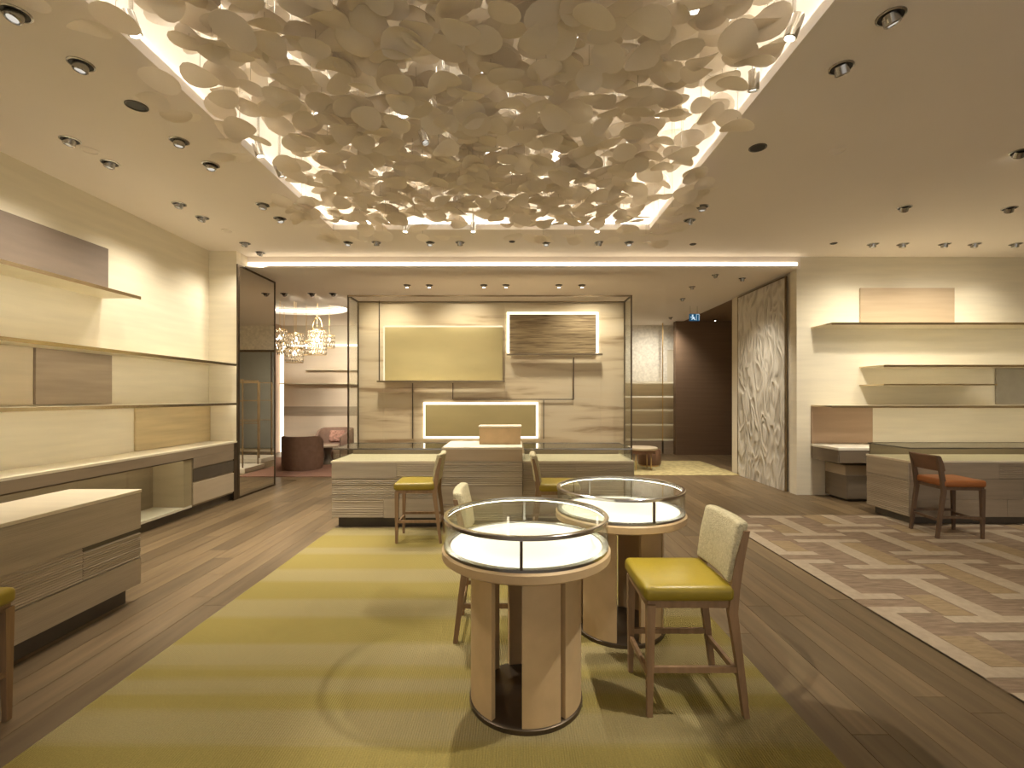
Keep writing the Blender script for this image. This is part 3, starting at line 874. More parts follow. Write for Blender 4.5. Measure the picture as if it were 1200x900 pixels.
# ================================================================== RUGS
rg = MB().box(RUG[0], RUG[1], RUG[2], RUG[3], -0.02, 0.012).build('striped_rug', 'striped_rug', bevel=0.004)
tag(rg, 'large striped rug in yellow and sand bands under the round tables', 'rug')
r2 = thing('patterned_rug', 'brown and cream rug with interlocking beam shaped motifs under the orange stool', 'rug', ((RUG2[0] + RUG2[1]) / 2, (RUG2[2] + RUG2[3]) / 2, -0.02))
MB().box(RUG2[0], RUG2[1], RUG2[2], RUG2[3], -0.02, 0.008).build('field', 'rug_brown', r2)
PER = 1.055
for c in range(7):
    xc = 2.715 + 0.735 * c
    for r in range(-1, 6):
        yc = (3.17 if c % 2 == 0 else 3.83) + PER * (r - 1) + 0.0
        m = MB()
        L, W, bt, sw = 0.915, 0.70, 0.105, 0.175
        def clip(x0, x1, y0, y1, z1=0.012):
            x0 = max(x0, RUG2[0]); x1 = min(x1, RUG2[1]); y0 = max(y0, RUG2[2]); y1 = min(y1, RUG2[3])
            if x1 - x0 > 0.01 and y1 - y0 > 0.01: m.box(x0, x1, y0, y1, 0.0, z1)
        clip(xc - W / 2, xc + W / 2, yc - L / 2, yc - L / 2 + bt)
        clip(xc - W / 2, xc + W / 2, yc + L / 2 - bt, yc + L / 2)
        clip(xc - sw / 2, xc + sw / 2, yc - L / 2 + bt, yc + L / 2 - bt)
        if m.v: m.build('beam_motif', 'rug_cream', r2)
        for sx in (-1, 1):
            if (r + c + (sx > 0)) % 2 == 0:
                m = MB(); xa = xc + sx * (sw / 2 + 0.012); xb = xc + sx * (W / 2 - 0.03)
                clip(min(xa, xb), max(xa, xb), yc - L / 2 + bt + 0.01, yc + (0.02 if (r % 2) else L / 2 - bt - 0.01), 0.0095)
                if m.v: m.build('tan_block', 'rug_tan', r2)


# ================================================================== ROUND DISPLAY TABLES
def round_table(label, x, y, rz=0.0):
    T = thing('round_display_table', label, 'display table', (x, y, 0.0), rz)
    L = dict(parent=T, local=True)
    autosmooth(MB().lathe([(0, 0.012), (.297, 0.012), (.297, .034), (.285, .04), (0, .04)], n=48).build('base_plate', 'dark_bronze', **L))
    D = math.radians
    for a0, a1 in ((-88, -36), (-5, 34), (40, 88), (112, 150), (168, 200), (214, 250)):
        autosmooth(MB().lathe([(.262, .04), (.29, .04), (.29, .765), (.262, .765)], n=10, a0=D(a0), a1=D(a1), close=True, cap=True).build('leg_panel', 'tan_leather', **L))
    autosmooth(MB().lathe([(.0, .70), (.055, .70), (.055, .765), (0, .765)], n=20).build('hub', 'tan_leather', **L))
    MB().box(-.035, .005, -.34, -.31, .745, .766).build('lock', 'dark_bronze', **L)
    autosmooth(MB().lathe([(0, .765), (.425, .765), (.44, .775), (.44, .812), (.43, .822), (0, .822)], n=64).build('tray', 'tan_leather', **L))
    autosmooth(MB().lathe([(.43, .822), (.43, .836), (.40, .836), (.40, .822)], n=64, close=True).build('lower_ring', 'chrome_grey', **L))
    autosmooth(MB().lathe([(0, .8225), (.395, .8225), (.395, .83), (0, .83)], n=64).build('felt_pad', 'white_felt', **L))
    autosmooth(MB().lathe([(.422, .836), (.428, .836), (.428, .964), (.422, .964)], n=64, close=True).build('glass_wall', 'clear_glass', **L))
    autosmooth(MB().lathe([(.432, .964), (.432, .980), (.427, .984), (.412, .984), (.410, .980), (.410, .964)], n=64, close=True).build('top_ring', 'steel', **L))
    autosmooth(MB().lathe([(0, .972), (.410, .972), (.410, .980), (0, .980)], n=64).build('glass_top', 'clear_glass', **L))
    autosmooth(MB().lathe([(.421, .9620), (.421, .9638), (.411, .9638), (.411, .9620)], n=64, close=True).build('led_ring', 'led_table', **L))
    MB().box(-.037, -.024, -.434, -.422, .836, .964).build('glazing_bar', 'dark_bronze', **L)
    MB().box(-.006, .006, .42, .431, .836, .964).build('glazing_bar', 'chrome_grey', **L)
    return T


emit('led_table', (1.0, 0.93, 0.80), 14.0)
t1 = round_table('round glass topped display table standing alone before the other, with leather leg panels', 0.06, 2.54)
t2 = round_table('round glass topped display table behind its twin, beside the yellow stool', 0.725, 3.31, 0.35)


# ================================================================== STOOLS
def stool(label, x, y, rz, seat='yellow_leather', back='boucle', low=False, z=0.012, group=None, wood='stool_wood'):
    """local frame: the seat looks towards -X, backrest at +X"""
    S = thing('counter_stool', label, 'stool', (x, y, z), rz, group)
    L = dict(parent=S, local=True)
    z0 = -0.0
    MB().box(-.245, .205, -.225, .225, .575, .655).build('seat', seat, bevel=0.028, seg=4, smooth=True, **L)
    MB().box(-.228, .19, -.205, .205, .54, .578).build('seat_frame', wood, bevel=0.004, **L)
    for s in (-1, 1):
        MB().bar((-.215, s * .195, z0), (-.21, s * .198, .56), .026, .042).build('leg', wood, **L)
        pts = [(.262, .028), (.225, .036), (.195, .044), (.205, .044), (.228, .040), (.262, .028)]
        zz = [z0, .30, .52, .64, .78, .925]
        m = MB()
        vs = []
        for (xx, ww), zq in zip(pts, zz):
            for dx, dy in ((-1, -1), (1, -1), (1, 1), (-1, 1)):
                vs.append((xx + dx * ww / 2, s * .200 + dy * .017, zq))
        fs = [(0, 3, 2, 1), (20, 21, 22, 23)]
        for i in range(5):
            for k in range(4):
                fs.append((i * 4 + k, i * 4 + (k + 1) % 4, i * 4 + 4 + (k + 1) % 4, i * 4 + 4 + k))
        m.add(vs, fs).build('leg', wood, label='rear leg rising into the back post', **L)
        MB().bar((-.212, s * .197, .235), (.232, s * .197, .235), .020, h0=.028, h1=.028).build('stretcher', wood, **L)
    MB().bar((-.213, -.19, .20), (-.213, .19, .20), .020, h0=.028, h1=.028).build('stretcher', wood, **L)
    MB().bar((.236, -.19, .20), (.236, .19, .20), .020, h0=.028, h1=.028).build('stretcher', wood, **L)
    # tilted curved back cushion
    zb0, zb1 = (.745, .925) if low else (.665, .965)
    m = MB(); nx = 9
    vs = []; fs = []
    for side in (0, 1):
        for i in range(nx):
            yy = -.205 + .41 * i / (nx - 1)
            cur = .02 * (1 - (yy / .205) ** 2)
            for z_, xo in ((zb0, .165), ((zb0 + zb1) / 2, .185), (zb1, .218)):
                vs.append((xo + cur + side * .062, yy, z_))
    for side in (0, 1):
        o = side * nx * 3
        for i in range(nx - 1):
            for k in range(2):
                fs.append((o + i * 3 + k, o + i * 3 + k + 1, o + (i + 1) * 3 + k + 1, o + (i + 1) * 3 + k))
    o = nx * 3
    for i in range(nx - 1):
        for k in (0, 2): fs.append((i * 3 + k, (i + 1) * 3 + k, o + (i + 1) * 3 + k, o + i * 3 + k))
    for i in (0, nx - 1):
        for k in range(2): fs.append((i * 3 + k, i * 3 + k + 1, o + i * 3 + k + 1, o + i * 3 + k))
    m.add(vs, fs)
    bk = m.build('backrest', back, smooth=True, **L)
    bv = bk.modifiers.new('round', 'BEVEL'); bv.width = 0.018; bv.segments = 3; bv.limit_method = 'ANGLE'; bv.angle_limit = 0.7
    return S


stool('yellow stool with cream back drawn up to the rear round table', 0.885, 2.58, 0.0)
stool('yellow stool with cream back standing behind the front round table', -0.12, 3.30, PI)
stool('yellow stool with cream back before the carved counter left of the till', -1.07, 5.40, 0.03)
stool('yellow stool with cream back before the carved counter right of the till', 0.46, 5.32, PI)
stool('yellow stool beside the carved island at the wall cabinet', -2.71, 2.16, PI * 1.5, z=0.0)
stool('brown backed stool with orange leather seat on the patterned rug', 5.03, 5.57, PI - 0.08, 'orange_leather', 'brown_leather', True, wood='dark_wood')

# ================================================================== REAR LEFT LOUNGE
rg3 = tag(MB().box(-7.2, -3.15, 9.56, 12.6, 0.0, 0.014).build('pink_rug', 'pink_carpet', bevel=0.004), 'dusty pink rug under the tub chair and armchair', 'rug')


def tub_chair(label, x, y, rz, r=.43, hb=.73, hs=.42, hf=.5):
    """opens towards -Y in its own frame"""
    T = thing('tub_chair', label, 'armchair', (x, y, .014), rz)
    vs = []; fs = []; n = 28
    a0, a1 = math.radians(-128), math.radians(128)
    for k in range(n + 1):
        a = a0 + (a1 - a0) * k / n
        q = abs(a) / a1
        h = hb - (hb - hf) * max(0, (q - 0.55) / 0.45) ** 1.5
        for rr, zz in ((r * .93, 0.0), (r, .12), (r * 1.0, h - .03), (r * .96, h), (r * .84, h), (r * .80, h - .04), (r * .78, 0.0)):
            vs.append((rr * math.sin(a), rr * math.cos(a), zz))
    p = 7
    for k in range(n):
        for j in range(p):
            j2 = (j + 1) % p
            fs.append((k * p + j, (k + 1) * p + j, (k + 1) * p + j2, k * p + j2))
    fs.append(tuple(range(p))); fs.append(tuple(n * p + j for j in range(p)))
    autosmooth(MB().add(vs, fs).build('shell', 'mauve_velvet', T, local=True), 0.9)
    autosmooth(MB().lathe([(0, .05), (r * .79, .05), (r * .79, hs - .04), (r * .74, hs), (0, hs + .015)], n=32).build('seat', 'mauve_velvet', T, local=True), 0.9)
    autosmooth(MB().lathe([(0, 0.0), (r * .72, 0.0), (r * .72, .05), (0, .05)], n=32).build('base', 'plinth_dark', T, local=True), 0.9)
    return T


tub_chair('round mauve tub chair with its plain back turned to the shop', -4.69, 10.62, PI)
tub_chair('mauve armchair with a printed cushion, facing the tub chair', -4.52, 12.05, -0.25, r=.46, hb=.80, hf=.60)
cu = MB().box(-.20, .20, -.06, .06, -.15, .15).xf(Matrix.Translation((-4.50, 12.17, .60)) @ Matrix.Rotation(-.3, 4, 'X')).build('throw_cushion', 'cushion_print', bevel=.05, seg=3, smooth=True)
tag(cu, 'pink printed cushion resting in the mauve armchair', 'cushion')
hg = thing('hourglass_table', 'small dark hourglass side table with pale round top beside the armchair', 'side table', (-4.42, 11.35, .014))
autosmooth(MB().lathe([(0, 0), (.15, 0), (.15, .03), (.09, .12), (.07, .2), (.09, .3), (.15, .40), (0, .40)], (-4.42, 11.35, .014), n=28).build('pedestal', 'plinth_dark', hg), 0.6)
autosmooth(MB().lathe([(0, .40), (.24, .40), (.25, .41), (.25, .43), (.24, .44), (0, .44)], (-4.42, 11.35, .014), n=28).build('table_top', 'taupe_panel', hg), 0.6)

# lit wall panel of the lounge
lp = thing('lounge_wall_panel', 'blush lounge wall panel with glowing top and side edges and a thin shelf', 'wall panel', (-5.6, 13.95, 0))
MB().box(-6.68, -3.0, 13.88, 13.93, 0.0, 3.06).build('panel', 'blush_wall', lp)
MB().box(-6.70, -3.0, 13.94, 13.98, 3.03, 3.12).build('led_edge', 'led_rim', lp)
MB().box(-6.79, -6.685, 13.90, 13.94, 0.0, 3.0).build('led_edge', 'led_rim', lp)
MB().box(-6.68, -3.0, 13.62, 13.88, 1.96, 1.99).build('shelf', 'shelf_cream', lp)
MB().box(-5.98, -3.0, 13.70, 13.88, 2.36, 2.385).build('shelf', 'shelf_cream', lp)
MB().box(-6.68, -3.0, 13.87, 13.879, 1.05, 1.32).build('band', 'taupe_panel', lp)
tag(MB().box(-7.1, -6.80, 13.6, 13.99, 0.0, ZR).build('rose_pier', 'rose_column', bevel=0.004), 'rose coloured pier beside the glowing lounge wall panel', 'pillar')

# hidden from the shop, seen in the mirror: wall band, dark glazing and vitrines behind the display wall
MB().box(-2.9, 6.2, 13.97, 13.999, 2.97, ZR).build('wall_band', 'grey_wallpaper', bpy.data.objects['wall_back'])
dg = thing('dark_glazing', 'dark grey glazed screen on the back wall seen in the mirror', 'screen', (-0.9, 13.95, 0))
for i in range(4):
    xa = -2.9 + i * 1.3
    MB().box(xa, xa + 1.28, 13.95, 13.965, 0.1, 2.9).build('pane', 'smoked_glass', dg)
for i in range(5):
    xa = -2.92 + i * 1.3
    MB().box(xa, xa + 0.03, 13.93, 13.968, 0.0, 2.95).build('mullion', 'dark_bronze', dg)
MB().box(-2.92, 2.31, 13.93, 13.968, 2.9, 2.96).build('head_rail', 'dark_bronze', dg)
for i, (vx, vy) in enumerate(((-2.5, 10.4), (-2.0, 12.0))):
    V = thing('garment_rack', ['slim metal display rack on a white plinth right behind the display wall', 'slim metal display rack on a white plinth near the dark glazing'][i], 'rack', (vx, vy, 0))
    MB().box(vx - .55, vx + .55, vy - .4, vy + .4, 0.0, .10).build('plinth', 'plinth_white', V, bevel=.004)
    for sx in (-1, 1):
        for sy in (-1, 1):
            MB().box(vx + sx * .45 - .01, vx + sx * .45 + .01, vy + sy * .3 - .01, vy + sy * .3 + .01, .10, 1.95).build('upright', 'bronze', V)
    for z in (1.0, 1.5, 1.95):
        for sy in (-1, 1):
            MB().box(vx - .46, vx + .46, vy + sy * .3 - .009, vy + sy * .3 + .009, z, z + .018).build('rail', 'bronze', V)

# ================================================================== REAR RIGHT
MB().box(2.4, 4.44, 13.96, 13.998, 2.02, ZR).build('wall_cladding', 'grey_wallpaper', bpy.data.objects['wall_back'])
su = thing('shelving_unit', 'tall beige shelving unit with lit ledges at the end of the passage', 'shelving', (3.6, 13.8, 0))
MB().box(2.5, 4.9, 13.90, 13.955, 0.0, 2.0).build('back_panel', 'sand_panel', su)
for z in (2.0, 1.60, 1.21, .79, .36):
    s = MB().box(2.5, 4.9, 13.55, 13.90, z, z + .03).build('shelf', 'shelf_cream', su)
    MB().box(2.5, 4.9, 13.86, 13.88, z - .008, z).build('led_strip', 'ledge_led', s)
for xa, xb in ((2.5, 3.4), (3.41, 4.15), (4.2, 4.9)):
    MB().box(xa, xb, 13.5, 13.90, 0.0, .355).build('base_cabinet', 'carved_walnut', su)
for x in (4.18,):
    MB().box(x - .012, x + .012, 13.52, 13.545, .36, ZR).build('upright', 'gold_metal', su)
tag(MB().box(2.1, 4.6, 9.75, 11.9, 0.0, .012).build('mustard_rug', 'mustard_carpet', bevel=.004), 'mottled mustard rug beneath the pouf in the passage', 'rug')
st = thing('occasional_table', 'low round table with pale top and slim gold legs in the passage', 'side table', (2.78, 10.5, .012))
autosmooth(MB().lathe([(0, .44), (.33, .44), (.34, .455), (.34, .48), (.33, .49), (0, .49)], (2.78, 10.5, .012), n=32).build('table_top', 'drawer_beige', st), .6)
autosmooth(MB().lathe([(0, .36), (.29, .36), (.29, .44), (0, .44)], (2.78, 10.5, .012), n=32).build('apron', 'brown_leather', st), .6)
for k in range(4):
    a = PI / 4 + k * PI / 2
    MB().tube([(2.78 + .23 * math.cos(a), 10.5 + .23 * math.sin(a), .012), (2.78 + .23 * math.cos(a), 10.5 + .23 * math.sin(a), .375)], .011).build('leg', 'gold_metal', st, smooth=True)
pf = thing('pouf', 'brown leather drum pouf behind the low round table', 'pouf', (3.12, 11.1, .012))
autosmooth(MB().lathe([(0, 0.03), (.24, .03), (.26, .06), (.26, .34), (.24, .38), (0, .39)], (3.12, 11.1, .012), n=32).build('cushion', 'brown_leather', pf), .8)
autosmooth(MB().lathe([(0, 0), (.22, 0), (.22, .03), (0, .03)], (3.12, 11.1, .012), n=32).build('base', 'gold_metal', pf), .8)
# exit sign
es = thing('exit_sign', 'small blue green running man exit sign hanging from the rear ceiling', 'sign', (4.1, 11.0, 3.34))
MB().box(4.01, 4.24, 10.98, 11.02, 3.34, 3.50).build('case', 'sign_light', es, bevel=.003)
m = MB(); m.bar((4.07, 10.976, 3.44), (4.10, 10.976, 3.40), .02); m.bar((4.10, 10.976, 3.40), (4.13, 10.976, 3.36), .016); m.bar((4.10, 10.976, 3.40), (4.05, 10.976, 3.37), .016); m.bar((4.03, 10.976, 3.425), (4.12, 10.976, 3.415), .014)
m.box(4.06, 4.09, 10.972, 10.979, 3.45, 3.48)
m.box(4.16, 4.165, 10.972, 10.979, 3.35, 3.49); m.box(4.22, 4.225, 10.972, 10.979, 3.35, 3.49); m.box(4.16, 4.225, 10.972, 10.979, 3.485, 3.49)
m.build('pictogram', 'sign_white', es)
MB().tube([(4.03, 11, 3.50), (4.03, 11, ZR)], .006).build('hanger', 'steel', es)
MB().tube([(4.19, 11, 3.50), (4.19, 11, ZR)], .006).build('hanger', 'steel', es)

# ================================================================== CRYSTAL PENDANTS
def pendant(label, px, ptop, pbot, wpx, d, bulb=True, handle=False):
    x = (px - VX) * d / F; zt = HC + (VY - ptop) * d / F; zb = HC + (VY - pbot) * d / F; r = wpx * d / F / 2
    P = thing('crystal_pendant', label, 'pendant lamp', (x, d, zb), group='crystal drum pendants over the lounge')
    autosmooth(MB().lathe([(r, zt - .012), (r + .006, zt - .012), (r + .006, zt), (r, zt)], (x, d, 0), n=24, close=True).build('rim', 'gold_metal', P))
    autosmooth(MB().lathe([(r, zb), (r + .006, zb), (r + .006, zb + .012), (r, zb + .012)], (x, d, 0), n=24, close=True).build('rim', 'gold_metal', P))
    m = MB(); n = max(10, int(2 * PI * r / .055)); rows = max(3, int((zt - zb) / .085)); hh = (zt - zb - .02) / rows
    for q in range(rows):
        for k in range(n):
            a = 2 * PI * (k + .5 * (q % 2)) / n
            c = Vector((x + r * math.sin(a), d - r * math.cos(a), zb + .01 + hh * (q + .5)))
            tx = Vector((math.cos(a), math.sin(a), 0)) * .022; tn = Vector((math.sin(a), -math.cos(a), 0)) * .012; tz = Vector((0, 0, hh * .5))
            m.add([c - tx, c + tx, c + tn, c - tn, c + tz, c - tz], [(0, 2, 4), (2, 1, 4), (1, 3, 4), (3, 0, 4), (2, 0, 5), (1, 2, 5), (3, 1, 5), (0, 3, 5)])
    m.build('crystal_drops', 'crystal', P, kind='stuff')
    zt2 = ZR + (0.13 if ((x - EX) / ERX) ** 2 + ((d - EY) / ERY) ** 2 < 0.9 else 0)
    top = zt + (0.26 if handle else 0.02)
    MB().tube([(x, d, zt - .08), (x, d, zt2)], .006, 6).build('rod', 'gold_metal', P)
    if handle:
        pts = [(x - r * .55 * math.cos(t_), d, zt + .30 * math.sin(t_)) for t_ in [PI * i / 12 for i in range(13)]]
        MB().tube(pts, .010, 6).build('handle', 'gold_metal', P, smooth=True)
    for s in (0, 1):
        m = MB(); m.bar((x - r if s else x, d if s else d - r, zt - .006), (x + r if s else x, d if s else d + r, zt - .006), .008); m.build('spoke', 'gold_metal', P)
    zq = zt - (zt - zb) * .38
    bl = autosmooth(MB().lathe([(0, -.05), (.03, -.04), (.045, 0), (.03, .04), (.012, .07), (0, .07)], (x, d, zq), n=14).build('bulb', 'bulb', P), 2)
    return P


pendant('crystal drum pendant hanging closest to the mirror pier', 328, 386, 412, 15, 11.0)
pendant('small crystal pendant below the one closest to the mirror pier', 333, 402, 416, 14, 11.5)
pendant('crystal drum pendant above the widest lowest one', 347, 391, 410, 17, 11.2)
pendant('widest crystal drum pendant, hanging lowest of the cluster', 345, 408, 425, 19, 10.8)
pendant('small crystal pendant between the lowest drum and the tall handled drum', 359, 400, 416, 13, 11.5)
pendant('tall crystal drum pendant with a looped gold handle', 372, 387, 416, 20, 11.0, handle=True)
pendant('small crystal pendant beside the tall handled drum, nearest the display wall', 386, 393, 408, 12, 11.6)

# ================================================================== PETAL CEILING INSTALLATION
ins = thing('petal_installation', 'dense canopy of hanging cream paper petals filling the ceiling recess', 'installation', ((OX0 + OX1) / 2, (OY0 + OY1) / 2, 3.6))
rq = random.Random(21)


def petal_verts(seed):
    r_ = random.Random(seed)
    n = 16; vs = []
    tip = r_.uniform(0.0, 0.22); asp = r_.uniform(0.72, 0.98); c1 = r_.uniform(-.30, .30); c2 = r_.uniform(-.22, .22); tw = r_.uniform(-.2, .2)
    def P(rad, a):
        x = rad * math.cos(a) * (1 + tip * max(0, math.cos(a)) ** 3); y = rad * math.sin(a) * asp
        return Vector((x, y, c1 * x * x + c2 * y * y + tw * x * y))
    th = 0.008
    top = [P(0, 0)] + [P(.55, 2 * PI * k / n) for k in range(n)] + [P(1, 2 * PI * k / n) for k in range(n)]
    vs = [p + Vector((0, 0, th)) for p in top] + [p - Vector((0, 0, th)) for p in top]
    fs = []
    for o, fl_ in ((0, False), (2 * n + 1, True)):
        for k in range(n):
            k2 = (k + 1) % n
            f1 = (o, o + 1 + k, o + 1 + k2); f2 = (o + 1 + k, o + 1 + n + k, o + 1 + n + k2, o + 1 + k2)
            fs += [f1[::-1] if fl_ else f1, f2[::-1] if fl_ else f2]
    o2 = 2 * n + 1
    for k in range(n):
        k2 = (k + 1) % n
        fs.append((1 + n + k, o2 + 1 + n + k, o2 + 1 + n + k2, 1 + n + k2))
    return vs, fs


VAR = [petal_verts(s) for s in range(10)]
VME = []
for vs, fs in VAR:
    me = bpy.data.meshes.new('petal'); me.from_pydata([tuple(p) for p in vs], [], fs); me.update(); me.materials.append(MATS['petal_paper'])
    for p in me.polygons: p.use_smooth = True
    me.set_sharp_from_angle(angle=1.0)
    VME.append(me)
petals = []
RSP = [(1.72, 1.95), (-0.75, 3.95), (-2.36, 2.95), (-2.38, 4.45), (-2.38, 4.85), (1.72, 2.95), (1.72, 3.45), (-1.45, 6.38), (-0.55, 6.38), (1.1, 6.38)]
ynear, yfar = 1.2, OY1 - 0.05
for layer, (zl_, zs_, step) in enumerate(((3.80, .07, .185), (3.91, .06, .19), (4.03, .06, .20), (4.18, .07, .22))):
    ny = int((yfar - ynear) / step); nx = int((OX1 - OX0 + .1) / step)
    for i in range(nx + 1):
        for j in range(ny + 1):
            x = OX0 - .02 + (i + .5 * (j % 2)) * step + rq.uniform(-.08, .08)
            y = ynear + j * step + rq.uniform(-.08, .08)
            ex = min(x - OX0, OX1 - x); ey = OY1 - y
            edge = min(ex, ey)
            if edge < 0.55 and rq.random() < (0.66 if edge < .22 else 0.45): continue
            if layer and rq.random() < .10: continue
            z = zl_ + rq.uniform(-zs_, zs_) + .05 * math.sin(2.3 * x) * math.cos(1.7 * y)
            if layer == 0 and edge < .3: z = rq.uniform(3.70, 3.95)
            R = rq.uniform(.092, .132)
            if edge < .12:
                if z > ZC - .12: z = rq.uniform(3.66, 3.76)
            if x < OX0 + .0 or x > OX1 - .0: z = rq.uniform(3.66, 3.74)
            if x > OX1 - .07 and y < 4.6: continue
            if any((x - sx) ** 2 + (y - sy) ** 2 < .17 ** 2 for sx, sy in RSP): continue
            petals.append((x, y, z, R, rq.uniform(-.30, .30), rq.uniform(-.30, .30), rq.uniform(0, 2 * PI), rq.randrange(10)))


def score(p):
    x, y, z = p[:3]
    u = VX + x * F / y; v = VY - (z - HC) * F / y
    if not (-30 < u < 1230 and -30 < v < 900): return -1
    return (1.0 / (y * y + x * x + (z - HC) ** 2)) * (1.0 if z < 3.92 else 0.25)


petals.sort(key=score, reverse=True)
big, rest = petals[:300], petals[300:]
for (x, y, z, R, rx, ry, rz, k) in big:
    o = bpy.data.objects.new('petal', VME[k]); COL.objects.link(o); o.parent = ins
    o.location = Vector((x, y, z)) - ORG[ins.name]; o.rotation_euler = (rx, ry, rz); o.scale = (R, R, R)
b = MB()
for (x, y, z, R, rx, ry, rz, k) in rest:
    mt = Matrix.Translation((x, y, z)) @ Euler((rx, ry, rz)).to_matrix().to_4x4() @ Matrix.Scale(R, 4)
    b.add([mt @ p for p in VAR[k][0]], VAR[k][1])
o = b.build('petal_mass', 'petal_paper', ins, kind='stuff', smooth=True); o.data.set_sharp_from_angle(angle=1.0)
b = MB()
for (x, y, z, R, *_) in petals[::2]:
    if not (OX0 < x < OX1): continue
    b.tube([(x, y, z), (x, y, ZT)], .0022, 3)
b.build('suspension_wires', 'steel', ins, kind='stuff')

# ================================================================== CEILING FITTINGS
def down_at(px, py, z):
    d = (z - HC) * F / (VY - py)
    return ((px - VX) * d / F, d)


def downlight(px, py, label, group, target=None, power=0, lit=False, dark=False, z=ZC, size=62, r=.078, col=WARM, blend=.7, sr=.05):
    x, y = down_at(px, py, z)
    D = thing('downlight', label, 'downlight', (x, y, z), group=group)
    L = dict(parent=D, local=True)
    autosmooth(MB().lathe([(r, 0), (r, -.004), (r * .86, -.008), (r * .82, -.002), (r * .82, 0)], n=24).build('trim_ring', 'chrome_grey' if not dark else 'plinth_dark', **L))
    MB().disc(r * .83, -.0015, n=24, down=True).build('shade_disc', 'black_recess_shade', **L)  # flat dark disc paints the shade of a recess; no hole is cut
    if not dark:
        tg = Vector(target) if target else Vector((x, y, 0))
        dv = (tg - Vector((x, y, z))).normalized()
        q = Vector((0, 0, -1)).rotation_difference(dv).to_matrix().to_4x4()
        c = MB().lathe([(0, -.01), (r * .58, -.01), (r * .58, .045), (r * .46, .052), (r * .40, .04), (0, .04)], n=20)
        c.v = [(p[0], p[1], -p[2]) for p in c.v]
        c.xf(q)
        autosmooth(c.build('lamp_body', 'chrome_grey', **L))
        e = MB().disc(r * .38, 0, n=16); e.v = [(p[0], p[1], -.046) for p in e.v]; e.xf(q)
        e.build('lens', 'lamp_lens' if lit else 'lamp_lens_dim', **L)
        if power > 0:
            light_spot(D, 'lamp', Vector((x, y, z)) + dv * .09, tg, power, size, blend, col, sr)
    return D


G1 = 'downlights along the left shelving'
lab1 = 'recessed downlight in the ceiling row beside the cream shelving wall'
for px, py in ((82, 164), (129, 191), (210, 239), (237, 255), (287, 285), (305, 296)):
    x, y = down_at(px, py, ZC)
    downlight(px, py, lab1, G1, (XW, y, 1.0), 26, size=110, blend=1.0)
G2 = 'downlights beside the petal canopy over the aisle'
lab2 = 'swivelling downlight in the ceiling row above the oak aisle by the petal canopy'
for (px, py), tg, pw in (((18, 15), (-3.3, 2.0, .8), 24), ((95, 75), (-3.4, 3.2, .8), 30), ((210, 165), (-3.2, 4.4, 0), 55), ((247, 193), (-2.6, 4.6, 0), 55), ((308, 240), (-3.2, 6.0, 0), 55), ((328, 256), (-2.0, 5.9, .5), 55)):
    downlight(px, py, lab2, G2, tg, pw, size=58)
downlight(160, 124, 'black recessed ceiling opening among the aisle downlights near the shelving', None, dark=True)
G3 = 'downlights in front of the glowing cove'
lab3 = 'small downlight in the ceiling row before the glowing cove strip'
for i, px in enumerate((408, 441, 504, 539, 640, 702, 737)):
    x, y = down_at(px, 284, ZC)
    downlight(px, 284, lab3, G3, (x, 7.95 if i % 2 else 6.2, 1.0 if i % 2 else .8), 82 if i % 2 else 45, size=85, r=.07, blend=1.0, sr=.12)
downlight(600, 283, 'half hidden black sensor in the ceiling row before the cove', None, dark=True, r=.045)
G4 = 'downlights above the island'
lab4 = 'swivelling downlight in the ceiling above the carved island with the orange stool'
for (px, py), tg, pw, lit in (((1044, 19), (3.8, 3.4, 0), 60, False), ((986, 79), (3.9, 4.6, 0), 60, False), ((1060, 243), (5.6, 7.8, 1.2), 80, False), ((1183, 244), (7.2, 7.8, 1.2), 80, False), ((1195, 178), (6.0, 7.6, .6), 70, True)):
    downlight(px, py, 'brightly lit swivelling downlight beyond the round speaker over the patterned rug' if lit else lab4 if tg[1] > 7 else 'large swivelling downlight between the petal canopy and the patterned rug', None if lit else G4 if tg[1] > 7 else 'downlights between canopy and patterned rug', tg, pw, lit=lit, size=(88 if lit else 100) if tg[1] > 7 else 75, blend=1.0, sr=.15)
G5 = 'downlights along the right shelving'
lab5 = 'recessed downlight in the ceiling row beside the shelving with the tan panel'
for px in (1023, 1058, 1107, 1142, 1190):
    x, y = down_at(px, 286, ZC)
    downlight(px, 286, lab5, G5, (x, 7.82, .6), 12, size=110, blend=1.0)
G6 = 'downlights between the canopy and the passage'
lab6 = 'swivelling downlight in the ceiling between petal canopy and passage'
for (px, py), tg in (((823, 242), (2.1, 6.0, 0)), ((808, 258), (1.6, 7.0, 0))):
    downlight(px, py, lab6, G6, tg, 45)
downlight(888, 173, 'black recessed ceiling opening beyond the petal canopy over the oak floor', None, dark=True)
downlight(812, 286, 'small black ceiling sensor close to the cove above the passage', None, dark=True, r=.05)
downlight(977, 285, 'small black ceiling sensor close to the tan panel shelving', None, dark=True, r=.05)
G7 = 'lit downlights over the display wall'
for i, px in enumerate((477, 503, 567, 593, 655, 682)):
    x, y = down_at(px, 334, ZR)
    downlight(px, 334, 'lit downlight in the rear ceiling row behind the display wall', G7, (x, y - .35, 0), 80, lit=True, z=ZR, r=.07, size=120, blend=1.0)
G8 = 'lit downlights before the oval lounge recess'
for i, px in enumerate((333, 365, 390)):
    x, y = down_at(px, 344, ZR)
    downlight(px, 344, 'lit downlight in the rear ceiling before the oval recess', G8, (x - .2, 13.9, 1.2), 200, lit=True, z=ZR, r=.08, size=85, blend=1.0, sr=.12)
G9 = 'downlights over the passage'
